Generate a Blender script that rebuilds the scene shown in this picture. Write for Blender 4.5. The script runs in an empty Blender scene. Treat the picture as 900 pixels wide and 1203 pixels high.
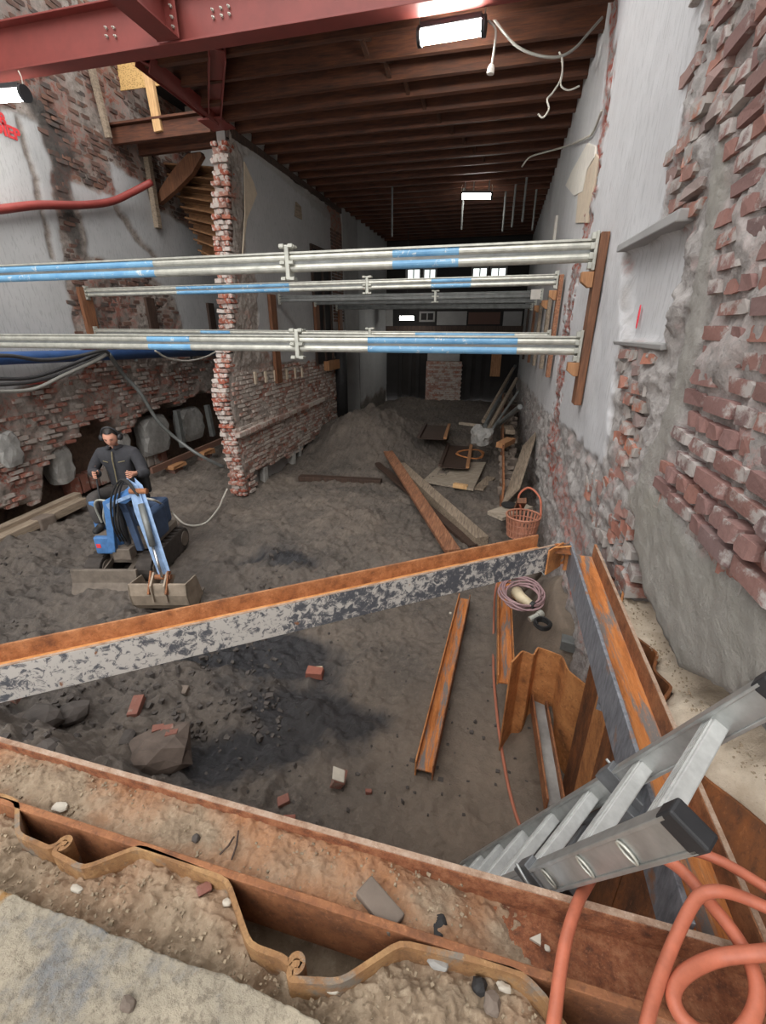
import bpy, math, random
import numpy as np
from mathutils import Vector, Matrix
from mathutils import noise as mnoise
random.seed(7)
RNG = np.random.default_rng(11)
D = bpy.data
col = bpy.context.scene.collection
scene = bpy.context.scene

# ------------------------------------------------------------------ camera
FPX, CXP, CYP, CAMH = 520.0, 450.0, 601.5, 2.8
PITCH, YAW = math.radians(22.6), math.radians(13.9)
cam_data = D.cameras.new('camera'); cam = D.objects.new('camera', cam_data); col.objects.link(cam)
cam_data.sensor_fit = 'HORIZONTAL'; cam_data.sensor_width = 36.0
cam_data.lens = FPX / 900.0 * 36.0
cam_data.clip_start = 0.02; cam_data.clip_end = 300
cam.location = (0, 0, CAMH)
cam.rotation_euler = (math.radians(90) - PITCH, 0, YAW)
scene.camera = cam
scene.view_settings.view_transform = 'Standard'
scene.view_settings.look = 'None'
scene.view_settings.gamma = 1.0
scene.view_settings.use_curve_mapping = False
scene.view_settings.exposure = 1.15

# ------------------------------------------------------------------ overcast sky
world = D.worlds.new('overcast_sky'); scene.world = world
world.use_nodes = True
wn = world.node_tree; wn.nodes.clear()
w_out = wn.nodes.new('ShaderNodeOutputWorld'); w_bg = wn.nodes.new('ShaderNodeBackground')
w_tc = wn.nodes.new('ShaderNodeTexCoord'); w_sep = wn.nodes.new('ShaderNodeSeparateXYZ'); w_cr = wn.nodes.new('ShaderNodeValToRGB')
wn.links.new(w_tc.outputs['Generated'], w_sep.inputs[0]); wn.links.new(w_sep.outputs['Z'], w_cr.inputs[0])
w_cr.color_ramp.elements[0].color = (0.85, 0.86, 0.88, 1); w_cr.color_ramp.elements[1].color = (1.0, 1.0, 1.0, 1)
wn.links.new(w_cr.outputs[0], w_bg.inputs['Color']); w_bg.inputs['Strength'].default_value = 1.0
wn.links.new(w_bg.outputs[0], w_out.inputs['Surface'])
sun_d = D.lights.new('sun', 'SUN'); sun_d.energy = 1.3; sun_d.angle = math.radians(60); sun_d.color = (1.0, 0.97, 0.93)
sun = D.objects.new('sun', sun_d); col.objects.link(sun)
sun.rotation_euler = (math.radians(47), 0, math.radians(8)); sun.location = (0, -4, 12)

# ------------------------------------------------------------------ picture <-> place helpers
CAMP = np.array([0, 0, CAMH])
FW = np.array([-math.sin(YAW) * math.cos(PITCH), math.cos(YAW) * math.cos(PITCH), -math.sin(PITCH)])
RT = np.array([math.cos(YAW), math.sin(YAW), 0.0]); UP = np.cross(RT, FW)
def ray(x, y): return FW + RT * (x - CXP) / FPX - UP * (y - CYP) / FPX
def on(ax, v, x, y):
    d = ray(x, y); return CAMP + d * (v - CAMP[ax]) / d[ax]
def onX(v, x, y): return on(0, v, x, y)
def onY(v, x, y): return on(1, v, x, y)
def onZ(v, x, y): return on(2, v, x, y)
def size_px(p): return FPX / max(0.05, float((np.array(p) - CAMP) @ FW))
def in_view(p, m=30):
    q = np.array(p) - CAMP; z = q @ FW
    if z < 0.05: return False
    x = CXP + FPX * (q @ RT) / z; y = CYP - FPX * (q @ UP) / z
    return -m < x < 900 + m and -m < y < 1203 + m

# ------------------------------------------------------------------ noise
def _hash(ix, iy, seed):
    h = (ix * 374761393 + iy * 668265263 + seed * 974711) & 0xffffffff
    h = ((h ^ (h >> 13)) * 1274126177) & 0xffffffff
    return ((h ^ (h >> 16)) & 0xffff) / 65535.0
def vnoise(x, y, seed=0):
    x = np.asarray(x, float); y = np.asarray(y, float)
    xi = np.floor(x).astype(np.int64); yi = np.floor(y).astype(np.int64)
    fx = x - xi; fy = y - yi
    fx = fx * fx * (3 - 2 * fx); fy = fy * fy * (3 - 2 * fy)
    a = _hash(xi, yi, seed); b = _hash(xi + 1, yi, seed); c = _hash(xi, yi + 1, seed); d = _hash(xi + 1, yi + 1, seed)
    return (a + (b - a) * fx) * (1 - fy) + (c + (d - c) * fx) * fy - 0.5
def fbm(x, y, s, octs=4, seed=0, gain=0.5):
    t = 0; a = 1.0
    for i in range(octs):
        t = t + a * vnoise(np.asarray(x) * s + i * 17.3, np.asarray(y) * s - i * 9.1, seed + i); s *= 2.03; a *= gain
    return t
def ridg(x, y, s, octs=3, seed=0):
    t = 0; a = 1.0
    for i in range(octs):
        t = t + a * (0.5 - np.abs(vnoise(np.asarray(x) * s + i * 7, np.asarray(y) * s, seed + i)) * 2); s *= 2.1; a *= 0.5
    return t
def inpoly(px, py, poly):
    px = np.asarray(px); py = np.asarray(py); r = np.zeros(px.shape, bool); n = len(poly)
    for i in range(n):
        x0, y0 = poly[i]; x1, y1 = poly[(i + 1) % n]
        c = ((y0 > py) != (y1 > py)) & (px < (x1 - x0) * (py - y0) / ((y1 - y0) + 1e-12) + x0)
        r ^= c
    return r
def sstep(a, b, x):
    t = np.clip((np.asarray(x) - a) / (b - a), 0, 1); return t * t * (3 - 2 * t)

# ------------------------------------------------------------------ mesh builder
class MB:
    def __init__(s): s.v = []; s.f = []; s.m = []
    def add(s, vs, fs, mi=0):
        o = len(s.v); s.v += [tuple(float(c) for c in v) for v in vs]; s.f += [tuple(i + o for i in f) for f in fs]; s.m += [mi] * len(fs); return s
    def box(s, c, d, R=None, mi=0, jit=0.0):
        hx, hy, hz = d[0] / 2, d[1] / 2, d[2] / 2
        vs = [Vector((x * hx, y * hy, z * hz)) for z in (-1, 1) for y in (-1, 1) for x in (-1, 1)]
        if jit: vs = [v + Vector([random.uniform(-jit, jit) for _ in range(3)]) for v in vs]
        if R is not None: vs = [R @ v for v in vs]
        vs = [v + Vector(c) for v in vs]
        return s.add(vs, [(0, 2, 3, 1), (4, 5, 7, 6), (0, 1, 5, 4), (2, 6, 7, 3), (0, 4, 6, 2), (1, 3, 7, 5)], mi)
    def bar(s, a, b, w, h, up=(0, 0, 1), mi=0, jit=0.0):
        a = Vector(a); b = Vector(b); y = (b - a); L = y.length; y.normalize()
        x = y.cross(Vector(up)); x.normalize(); z = x.cross(y)
        return s.box((a + b) / 2, (w, L, h), Matrix((x, y, z)).transposed(), mi, jit)
    def sweep(s, prof, a, b, up=(0, 0, 1), mi=0, cap=True):
        a = Vector(a); b = Vector(b); y = (b - a).normalized(); x = y.cross(Vector(up)).normalized(); z = x.cross(y)
        n = len(prof); vs = [p + x * u + z * w for p in (a, b) for u, w in prof]
        fs = [(i, (i + 1) % n, n + (i + 1) % n, n + i) for i in range(n)]
        if cap: fs += [tuple(range(n - 1, -1, -1)), tuple(range(n, 2 * n))]
        return s.add(vs, fs, mi)
    def prism(s, poly, d, mi=0):
        n = len(poly); P = [Vector(p) for p in poly]; d = Vector(d)
        return s.add(P + [p + d for p in P], [(i, (i + 1) % n, n + (i + 1) % n, n + i) for i in range(n)] + [tuple(range(n - 1, -1, -1)), tuple(range(n, 2 * n))], mi)
    def tube(s, path, r, n=10, mi=0, cap=True, closed=False):
        P = [Vector(p) for p in path]; m = len(P); rs = r if isinstance(r, (list, tuple)) else [r] * m
        vs = []; prev = None
        for i in range(m):
            if closed: t = P[(i + 1) % m] - P[i - 1]
            else: t = P[min(i + 1, m - 1)] - P[max(i - 1, 0)]
            if t.length < 1e-9: t = Vector((0, 0, 1))
            t.normalize()
            if prev is None: prev = t.orthogonal().normalized()
            x = (prev - t * prev.dot(t))
            if x.length < 1e-6: x = t.orthogonal()
            x.normalize(); prev = x; y = t.cross(x)
            vs += [P[i] + (x * math.cos(2 * math.pi * k / n) + y * math.sin(2 * math.pi * k / n)) * rs[i] for k in range(n)]
        fs = []
        for i in range(m if closed else m - 1):
            j = (i + 1) % m
            fs += [(i * n + k, i * n + (k + 1) % n, j * n + (k + 1) % n, j * n + k) for k in range(n)]
        if cap and not closed: fs += [tuple(range(n - 1, -1, -1)), tuple((m - 1) * n + k for k in range(n))]
        return s.add(vs, fs, mi)
    def lathe(s, prof, c, n=16, R=None, mi=0):
        c = Vector(c); m = len(prof); vs = []
        for r, z in prof:
            for k in range(n):
                v = Vector((r * math.cos(2 * math.pi * k / n), r * math.sin(2 * math.pi * k / n), z))
                if R is not None: v = R @ v
                vs.append(c + v)
        fs = [(i * n + k, i * n + (k + 1) % n, (i + 1) * n + (k + 1) % n, (i + 1) * n + k) for i in range(m - 1) for k in range(n)]
        fs += [tuple(range(n - 1, -1, -1)), tuple((m - 1) * n + k for k in range(n))]
        return s.add(vs, fs, mi)
    def build(s, name, mats, parent=None, smooth=False, bevel=0.0, seg=2):
        me = D.meshes.new(name); me.from_pydata(s.v, [], s.f)
        if not isinstance(mats, (list, tuple)): mats = [mats]
        for m in mats: me.materials.append(m)
        if len(mats) > 1: me.polygons.foreach_set('material_index', s.m)
        if smooth: me.polygons.foreach_set('use_smooth', [True] * len(s.f))
        me.update()
        return link(name, me, parent, bevel, seg)
def link(name, me, parent=None, bevel=0.0, seg=2):
    o = D.objects.new(name, me); col.objects.link(o)
    if parent is not None:
        o.parent = parent
        o.matrix_parent_inverse = Matrix.Identity(4)
        if parent.get('_world'): o.matrix_parent_inverse = parent.matrix_basis.inverted()
    if bevel:
        b = o.modifiers.new('bevel', 'BEVEL'); b.width = bevel; b.segments = seg; b.limit_method = 'ANGLE'; b.angle_limit = math.radians(40)
    return o
def tag(o, label=None, cat=None, group=None, kind=None):
    if label: o['label'] = label
    if cat: o['category'] = cat
    if group: o['group'] = group
    if kind: o['kind'] = kind
    return o
def thing(name, label, cat, loc=(0, 0, 0), group=None, rot=None, world=True):
    """an Empty at the thing's base; with world=True its parts are modelled in place"""
    o = D.objects.new(name, None); col.objects.link(o); o.empty_display_size = 0.1
    o.location = Vector([float(c) for c in loc])
    if rot: o.rotation_euler = rot
    if world: o['_world'] = 1
    return tag(o, label, cat, group)
def sub(parent_obj):
    """mark a mesh part so that its own sub-parts are modelled in place"""
    return parent_obj
def spline(pts, n=8):
    P = [np.array(p, float) for p in pts]; out = []
    P = [2 * P[0] - P[1]] + P + [2 * P[-1] - P[-2]]
    for i in range(1, len(P) - 2):
        for k in range(n):
            t = k / n; a, b, c, d = P[i - 1:i + 3]
            out.append(0.5 * ((2 * b) + (c - a) * t + (2 * a - 5 * b + 4 * c - d) * t * t + (3 * b - a - 3 * c + d) * t ** 3))
    out.append(P[-2]); return out
def attach(child, parent):
    """parent a placed part to a placed parent without moving it"""
    child.parent = parent
    pm = Matrix.Identity(4); q = parent
    chain = []
    while q: chain.append(q); q = q.parent
    for q in reversed(chain): pm = pm @ q.matrix_parent_inverse @ q.matrix_basis
    child.matrix_parent_inverse = pm.inverted(); return child
# ------------------------------------------------------------------ materials (all procedural)
def srgb(r, g, b):
    f = lambda c: (c / 255 / 12.92) if c / 255 <= 0.04045 else ((c / 255 + 0.055) / 1.055) ** 2.4
    return (f(r), f(g), f(b), 1)
class Nt:
    def __init__(s, name):
        s.m = D.materials.new(name); s.m.use_nodes = True; s.t = s.m.node_tree; s.n = s.t.nodes; s.n.clear()
        s.out = s.n.new('ShaderNodeOutputMaterial'); s.p = s.n.new('ShaderNodeBsdfPrincipled'); s.t.links.new(s.p.outputs[0], s.out.inputs[0])
        s.tc = s.n.new('ShaderNodeTexCoord'); s.co = s.tc.outputs['Object']
    def L(s, a, b): s.t.links.new(a, b)
    def mapped(s, scale):
        m = s.n.new('ShaderNodeMapping'); s.L(s.co, m.inputs[0]); m.inputs['Scale'].default_value = scale; return m.outputs[0]
    def noise(s, scale, detail=6, rough=0.6, co=None, dist=0.0):
        n = s.n.new('ShaderNodeTexNoise'); n.inputs['Scale'].default_value = scale; n.inputs['Detail'].default_value = detail
        n.inputs['Roughness'].default_value = rough; n.inputs['Distortion'].default_value = dist; s.L(co or s.co, n.inputs['Vector']); return n.outputs['Fac']
    def voro(s, scale, co=None):
        n = s.n.new('ShaderNodeTexVoronoi'); n.inputs['Scale'].default_value = scale; s.L(co or s.co, n.inputs['Vector']); return n.outputs['Distance']
    def ramp(s, fac, stops, interp='LINEAR'):
        r = s.n.new('ShaderNodeValToRGB'); s.L(fac, r.inputs[0]); r.color_ramp.interpolation = interp
        e = r.color_ramp.elements
        while len(e) < len(stops): e.new(0.5)
        for i, (p, c) in enumerate(stops): e[i].position = p; e[i].color = c if len(c) == 4 else (*c, 1)
        return r.outputs[0]
    def mask(s, fac, a, b):
        return s.ramp(fac, [(a, (0, 0, 0, 1)), (b, (1, 1, 1, 1))])
    def mix(s, fac, a, b, mode='MIX'):
        n = s.n.new('ShaderNodeMix'); n.data_type = 'RGBA'; n.blend_type = mode
        for val, i in ((fac, 0), (a, 6), (b, 7)):
            if isinstance(val, (int, float)): n.inputs[i].default_value = val
            elif isinstance(val, tuple): n.inputs[i].default_value = val
            else: s.L(val, n.inputs[i])
        return n.outputs[2]
    def math(s, op, a, b):
        n = s.n.new('ShaderNodeMath'); n.operation = op
        for v, i in ((a, 0), (b, 1)):
            if isinstance(v, (int, float)): n.inputs[i].default_value = v
            else: s.L(v, n.inputs[i])
        return n.outputs[0]
    def attr(s, name):
        a = s.n.new('ShaderNodeAttribute'); a.attribute_name = name; return a.outputs['Fac']
    def rnd(s):
        o = s.n.new('ShaderNodeObjectInfo'); g = s.n.new('ShaderNodeNewGeometry')
        return s.math('FRACT', s.math('ADD', o.outputs['Random'], g.outputs['Random Per Island']), 0)
    def setc(s, c):
        if isinstance(c, tuple): s.p.inputs['Base Color'].default_value = c
        else: s.L(c, s.p.inputs['Base Color'])
        return s
    def rough(s, r):
        if isinstance(r, (int, float)): s.p.inputs['Roughness'].default_value = r
        else: s.L(r, s.p.inputs['Roughness'])
        return s
    def metal(s, v):
        if isinstance(v, (int, float)): s.p.inputs['Metallic'].default_value = v
        else: s.L(v, s.p.inputs['Metallic'])
        return s
    def bump(s, h, strength=0.4, dist=0.01):
        b = s.n.new('ShaderNodeBump'); b.inputs['Strength'].default_value = strength; b.inputs['Distance'].default_value = dist
        s.L(h, b.inputs['Height']); s.L(b.outputs[0], s.p.inputs['Normal']); return s
M = {}
def plain(name, c, rough=0.6, metal=0.0, var=0.25, scale=12, bump=0.15, bscale=60):
    t = Nt(name); n = t.noise(scale)
    d = tuple(x * (1 - var) for x in c[:3]) + (1,); l = tuple(min(1, x * (1 + var)) for x in c[:3]) + (1,)
    t.setc(t.ramp(n, [(0.3, d), (0.7, l)])).rough(rough).metal(metal)
    if bump: t.bump(t.noise(bscale, 4), bump, 0.004)
    M[name] = t.m; return t.m
def rust(name, base, dark, light, sc=9, grey=None, greyamt=0.55, rough=0.75, streak=(1, 1, 1)):
    t = Nt(name); co = t.mapped(streak)
    n1 = t.noise(sc, 8, 0.65, co); n2 = t.noise(sc * 6, 6, 0.7, co)
    c = t.ramp(n1, [(0.28, dark), (0.48, base), (0.72, light)])
    c = t.mix(t.math('MULTIPLY', t.mask(n2, 0.52, 0.68), 0.55), c, dark)
    if grey: c = t.mix(t.mask(t.noise(sc * 0.7, 7, 0.7, co, 0.4), greyamt, greyamt + 0.09), c, grey)
    fl = t.noise(sc * 5, 8, 0.8, co, 0.3)
    c = t.mix(t.math('MULTIPLY', t.mask(fl, 0.56, 0.64), 0.45), c, tuple(min(1, x * 1.35 + 0.03) for x in light[:3]) + (1,))
    t.setc(c).rough(rough).metal(0.1); t.bump(t.math('ADD', t.noise(sc * 10, 6, 0.75), fl), 0.6, 0.004); M[name] = t.m; return t.m
rust('rust_orange', srgb(182, 120, 70), srgb(112, 72, 46), srgb(210, 148, 92), 7)
rust('rust_bright', srgb(190, 116, 58), srgb(128, 78, 44), srgb(212, 142, 82), 6, srgb(122, 116, 112), 0.50, streak=(6, 0.6, 6))
rust('rust_brown', srgb(144, 94, 62), srgb(92, 62, 46), srgb(178, 122, 82), 12)
rust('rust_speckle', srgb(148, 92, 62), srgb(84, 54, 42), srgb(186, 132, 96), 34)
rust('rust_dark', srgb(116, 72, 42), srgb(66, 42, 30), srgb(160, 96, 48), 6, streak=(2, 2, 0.7))
rust('rust_strip', srgb(166, 110, 70), srgb(112, 74, 52), srgb(198, 142, 98), 16)
rust('pile_rust', srgb(154, 114, 76), srgb(104, 76, 54), srgb(184, 146, 100), 12, srgb(132, 122, 110), 0.54)
rust('web_orange', srgb(226, 160, 96), srgb(180, 116, 62), srgb(240, 186, 128), 10)
rust('edge_pale', srgb(176, 148, 126), srgb(132, 98, 76), srgb(198, 176, 158), 26)
# black lacquer with flaking white on the strut's outer face
t = Nt('flaked_paint'); co = t.mapped((1, 1, 1.0))
big = t.noise(2.2, 3, 0.5, co); n = t.noise(28, 8, 0.75, co, 0.6)
xx = t.n.new('ShaderNodeSeparateXYZ'); t.L(t.tc.outputs['Object'], xx.inputs[0])
grad = t.math('MULTIPLY', xx.outputs['Y'], -0.085)
f = t.math('ADD', t.math('ADD', n, t.math('MULTIPLY', t.math('SUBTRACT', big, 0.5), 0.35)), grad)
c = t.ramp(f, [(0.315, srgb(84, 86, 92)), (0.365, srgb(128, 126, 126)), (0.40, srgb(196, 191, 184))])
c = t.mix(t.mask(t.noise(16, 6, 0.6), 0.66, 0.7), c, srgb(140, 96, 70))
t.setc(c).rough(0.6).bump(n, 0.3, 0.003); M['flaked_paint'] = t.m
t = Nt('steel_grey_blue'); n = t.noise(14, 7, 0.7, t.mapped((3, 3, 0.8)))
t.setc(t.mix(t.mask(t.noise(7, 6), 0.6, 0.7), t.ramp(n, [(0.3, srgb(92, 95, 102)), (0.7, srgb(156, 158, 164))]), srgb(160, 108, 66))).rough(0.5).metal(0.3); M['steel_grey_blue'] = t.m
plain('red_primer', srgb(124, 56, 50), 0.55, 0, 0.12, 5, 0.05)
plain('galv', srgb(184, 184, 174), 0.45, 0.5, 0.22, 9, 0.1)
plain('galv_dark', srgb(120, 122, 120), 0.55, 0.4, 0.25, 8, 0.1)
plain('galv_light', srgb(186, 185, 175), 0.38, 0.45, 0.2, 14, 0.12)
plain('chrome', srgb(200, 200, 200), 0.2, 0.9, 0.05, 10, 0)
plain('alu', srgb(176, 178, 176), 0.42, 0.65, 0.18, 18, 0.15)
plain('alu_bright', srgb(198, 199, 196), 0.5, 0.25, 0.14, 30, 0.25)
plain('alu_dark', srgb(118, 120, 122), 0.5, 0.5, 0.25, 14, 0.2)
plain('black_plastic', srgb(44, 44, 46), 0.55, 0, 0.2, 20, 0.1)
plain('black_rubber', srgb(36, 35, 35), 0.7, 0, 0.25, 20, 0.2)
t = Nt('blue_paint'); n = t.noise(16, 8, 0.75, None, 0.5)
c = t.ramp(t.noise(5, 4), [(0.3, srgb(92, 146, 188)), (0.7, srgb(126, 174, 206))])
t.setc(t.mix(t.mask(n, 0.58, 0.63), c, srgb(196, 206, 210))).rough(0.5); M['blue_paint'] = t.m
plain('blue_machine', srgb(72, 116, 168), 0.5, 0, 0.3, 9, 0.2)
plain('blue_dark', srgb(58, 76, 104), 0.6, 0, 0.3, 9, 0.2)
plain('blue_pale', srgb(132, 158, 192), 0.5, 0, 0.28, 12, 0.15)
plain('blue_pipe', srgb(52, 84, 134), 0.5, 0, 0.2, 6, 0.05)
plain('orange_hose', srgb(186, 106, 80), 0.5, 0, 0.16, 30, 0.1)
plain('thin_orange', srgb(176, 108, 84), 0.6, 0, 0.12, 14, 0.05)
plain('red_hose', srgb(138, 58, 52), 0.55, 0, 0.12, 8, 0.05)
plain('pink_cable', srgb(158, 128, 130), 0.55, 0, 0.15, 10, 0.05)
plain('white_cable', srgb(190, 186, 176), 0.55, 0, 0.12, 10, 0.02)
plain('grey_cable', srgb(140, 138, 132), 0.55, 0, 0.12, 10, 0.02)
plain('dark_cable', srgb(58, 57, 58), 0.55, 0, 0.12, 10, 0.02)
plain('cream_plastic', srgb(216, 200, 168), 0.5, 0, 0.1, 12, 0.05)
plain('basket_plastic', srgb(176, 120, 96), 0.55, 0, 0.15, 12, 0.05)
plain('sheet_white', srgb(226, 220, 210), 0.75, 0, 0.08, 10, 0.15, 20)
plain('paper_cream', srgb(206, 190, 168), 0.75, 0, 0.1, 10, 0.1)
def wood(name, base, dark, light, axis='y', rough=0.7):
    t = Nt(name); sc = {'x': (1.2, 14, 14), 'y': (14, 1.2, 14), 'z': (14, 14, 1.2)}[axis]
    n = t.noise(3.0, 8, 0.7, t.mapped(sc), 0.3); b = t.noise(2.0, 4)
    c = t.ramp(n, [(0.3, dark), (0.52, base), (0.75, light)])
    c = t.mix(t.math('MULTIPLY', t.mask(b, 0.5, 0.75), 0.5), c, dark)
    t.setc(c).rough(rough).bump(n, 0.3, 0.004); M[name] = t.m
wood('wood_brown', srgb(122, 80, 54), srgb(76, 50, 36), srgb(148, 100, 68), 'z')
wood('wood_joist', srgb(88, 50, 32), srgb(50, 30, 22), srgb(114, 68, 42), 'x')
wood('wood_joist_y', srgb(74, 46, 32), srgb(56, 36, 27), srgb(112, 74, 50), 'y')
wood('wood_fresh', srgb(208, 168, 118), srgb(170, 128, 84), srgb(226, 190, 142), 'z')
wood('wood_wedge', srgb(172, 124, 84), srgb(124, 86, 58), srgb(194, 146, 104), 'z')
wood('wood_grey', srgb(150, 134, 116), srgb(100, 86, 72), srgb(178, 162, 142), 'y')
wood('wood_grey_x', srgb(160, 148, 132), srgb(112, 98, 84), srgb(186, 174, 158), 'x')
wood('wood_rusty', srgb(146, 98, 70), srgb(88, 60, 46), srgb(186, 142, 108), 'y')
wood('stair_wood', srgb(130, 92, 60), srgb(80, 54, 36), srgb(152, 112, 76), 'x')
wood('wood_dark', srgb(70, 52, 42), srgb(42, 32, 28), srgb(94, 72, 58), 'z')
t = Nt('osb'); n = t.voro(26, t.mapped((1, 1, 2.2))); t.setc(t.ramp(n, [(0.1, srgb(140, 104, 58)), (0.5, srgb(206, 168, 108))])).rough(0.7); M['osb'] = t.m
# mud
t = Nt('mud'); n1 = t.noise(1.1, 6, 0.6); n2 = t.noise(9, 8, 0.7); n3 = t.noise(60, 5, 0.7)
c = t.ramp(n1, [(0.3, srgb(84, 78, 72)), (0.5, srgb(104, 95, 87)), (0.72, srgb(124, 113, 102))])
c = t.mix(t.math('MULTIPLY', t.mask(n2, 0.48, 0.66), 0.55), c, srgb(70, 64, 59))
n4 = t.noise(28, 8, 0.8, None, 0.4)
c = t.mix(t.math('MULTIPLY', t.mask(n4, 0.53, 0.66), 0.55), c, srgb(140, 128, 116))
c = t.mix(t.math('MULTIPLY', t.mask(t.math('SUBTRACT', 1.0, n4), 0.55, 0.66), 0.45), c, srgb(56, 52, 49))
wet = t.attr('wet'); tan = t.attr('tan')
c = t.mix(tan, c, t.ramp(n2, [(0.3, srgb(118, 104, 90)), (0.7, srgb(150, 133, 116))]))
c = t.mix(wet, c, t.ramp(n2, [(0.3, srgb(38, 38, 41)), (0.7, srgb(58, 57, 59))]))
t.setc(c).rough(t.ramp(wet, [(0, (0.85,) * 3), (1, (0.38,) * 3)])).bump(t.math('ADD', t.math('ADD', n2, n4), n3), 0.6, 0.03); M['mud'] = t.m
# sand / soil around the piles
t = Nt('soil'); n2 = t.noise(12, 8, 0.7); n3 = t.noise(90, 5, 0.75)
c = t.ramp(n2, [(0.3, srgb(130, 112, 92)), (0.52, srgb(160, 140, 117)), (0.75, srgb(184, 166, 143))])
n4 = t.noise(38, 8, 0.8, None, 0.4)
c = t.mix(t.math('MULTIPLY', t.mask(n4, 0.54, 0.66), 0.6), c, srgb(196, 180, 156))
c = t.mix(t.math('MULTIPLY', t.mask(n3, 0.55, 0.72), 0.6), c, srgb(98, 82, 64))
c = t.mix(t.attr('rusty'), c, t.ramp(n3, [(0.35, srgb(150, 92, 54)), (0.7, srgb(196, 134, 86))]))
t.setc(c).rough(0.9).bump(t.math('ADD', t.math('ADD', n2, n4), n3), 0.6, 0.012); M['soil'] = t.m
t = Nt('sand_pale'); n2 = t.noise(10, 8, 0.7); n3 = t.noise(120, 4, 0.7)
c = t.ramp(n2, [(0.3, srgb(176, 158, 136)), (0.7, srgb(212, 198, 178))]); c = t.mix(t.math('MULTIPLY', t.mask(n3, 0.62, 0.7), 0.5), c, srgb(120, 108, 94))
t.setc(c).rough(0.9).bump(t.math('ADD', n2, n3), 0.5, 0.01); M['sand_pale'] = t.m
t = Nt('slab_concrete'); n1 = t.noise(5, 8, 0.7); n2 = t.noise(55, 6, 0.75)
c = t.ramp(n1, [(0.35, srgb(132, 132, 131)), (0.47, srgb(168, 158, 140)), (0.7, srgb(196, 183, 161))])
c = t.mix(t.math('MULTIPLY', t.mask(n2, 0.50, 0.62), 0.6), c, srgb(112, 102, 88)); c = t.mix(t.mask(t.noise(7, 5), 0.66, 0.72), c, srgb(166, 126, 76))
t.setc(c).rough(0.88).bump(t.math('ADD', n1, n2), 0.9, 0.012); M['slab_concrete'] = t.m
# bricks: tint differs per brick
def brickmat(name, reds, cover, amount, cscale=9):
    t = Nt(name); r = t.rnd(); n = t.noise(cscale, 7, 0.7); n2 = t.noise(45, 5, 0.7)
    c = t.ramp(r, [(i / (len(reds) - 1) * 0.98 + 0.01, k) for i, k in enumerate(reds)])
    c = t.mix(t.math('MULTIPLY', t.mask(n2, 0.5, 0.7), 0.3), c, srgb(90, 54, 48))
    f = t.math('ADD', n, t.math('MULTIPLY', t.math('SUBTRACT', t.math('FRACT', t.math('MULTIPLY', r, 7.31), 0), 0.5), 0.22))
    c = t.mix(t.mask(f, amount, amount + 0.1), c, cover)
    t.setc(c).rough(0.88).bump(t.math('ADD', n, n2), 0.5, 0.008); M[name] = t.m
brickmat('brick_right', [srgb(136, 104, 99), srgb(148, 110, 102), srgb(120, 100, 98), srgb(156, 110, 97), srgb(140, 108, 103)], srgb(180, 172, 167), 0.51)
brickmat('brick_broken', [srgb(160, 108, 92), srgb(146, 114, 106), srgb(176, 112, 88), srgb(140, 122, 118), srgb(142, 126, 120)], srgb(164, 157, 151), 0.47)
brickmat('brick_teeth', [srgb(168, 92, 72), srgb(154, 86, 68), srgb(178, 106, 84), srgb(170, 124, 108), srgb(150, 120, 110)], srgb(200, 190, 182), 0.43)
brickmat('brick_white', [srgb(156, 116, 102), srgb(172, 138, 126), srgb(150, 130, 120), srgb(164, 108, 90)], srgb(186, 175, 166), 0.41, 6)
brickmat('brick_bare', [srgb(150, 92, 76), srgb(128, 84, 72), srgb(140, 96, 84)], srgb(140, 124, 112), 0.60, 9)
brickmat('brick_left', [srgb(140, 94, 80), srgb(152, 96, 80), srgb(124, 96, 86), srgb(162, 108, 92)], srgb(164, 154, 146), 0.45, 5)
brickmat('brick_dark', [srgb(112, 84, 72), srgb(98, 74, 66), srgb(126, 92, 76), srgb(88, 72, 66)], srgb(84, 76, 72), 0.52, 5)
# walls: zone attributes choose plaster, mortar, concrete ...
def wallmat(name, mortar, plaster, conc, rubbleA, rubbleB, red):
    t = Nt(name); n1 = t.noise(2.0, 6, 0.6); n2 = t.noise(14, 8, 0.7); n3 = t.noise(70, 5, 0.75)
    c = t.ramp(n2, [(0.3, rubbleA), (0.5, mortar), (0.72, rubbleB)])
    c = t.mix(t.math('MULTIPLY', t.mask(n3, 0.56, 0.7), 0.35), c, rubbleA)
    pl = t.ramp(n1, [(0.3, tuple(x * 0.86 for x in plaster[:3]) + (1,)), (0.7, plaster)])
    scr = t.noise(9, 6, 0.6, t.mapped((1, 5, 0.9)))
    pl = t.mix(t.math('MULTIPLY', t.mask(scr, 0.53, 0.62), 0.42), pl, tuple(x * 0.58 for x in plaster[:3]) + (1,))
    c = t.mix(t.attr('plaster'), c, pl)
    cc = t.ramp(n2, [(0.3, tuple(x * 0.8 for x in conc[:3]) + (1,)), (0.7, conc)]); cc = t.mix(t.math('MULTIPLY', t.mask(n1, 0.5, 0.7), 0.4), cc, srgb(158, 154, 140))
    c = t.mix(t.attr('conc'), c, cc)
    c = t.mix(t.math('MULTIPLY', t.attr('red'), t.mask(n2, 0.44, 0.56)), c, red)
    c = t.mix(t.attr('soot'), c, t.ramp(n2, [(0.3, srgb(34, 34, 34)), (0.7, srgb(74, 70, 66))]))
    c = t.mix(t.attr('earth'), c, t.ramp(n2, [(0.3, srgb(76, 62, 54)), (0.7, srgb(118, 94, 78))]))
    t.setc(c).rough(0.88)
    h = t.math('MULTIPLY', t.math('ADD', n2, n3), t.math('SUBTRACT', 1.0, t.math('MULTIPLY', t.attr('plaster'), 0.8)))
    t.bump(h, 0.7, 0.02); M[name] = t.m
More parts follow.
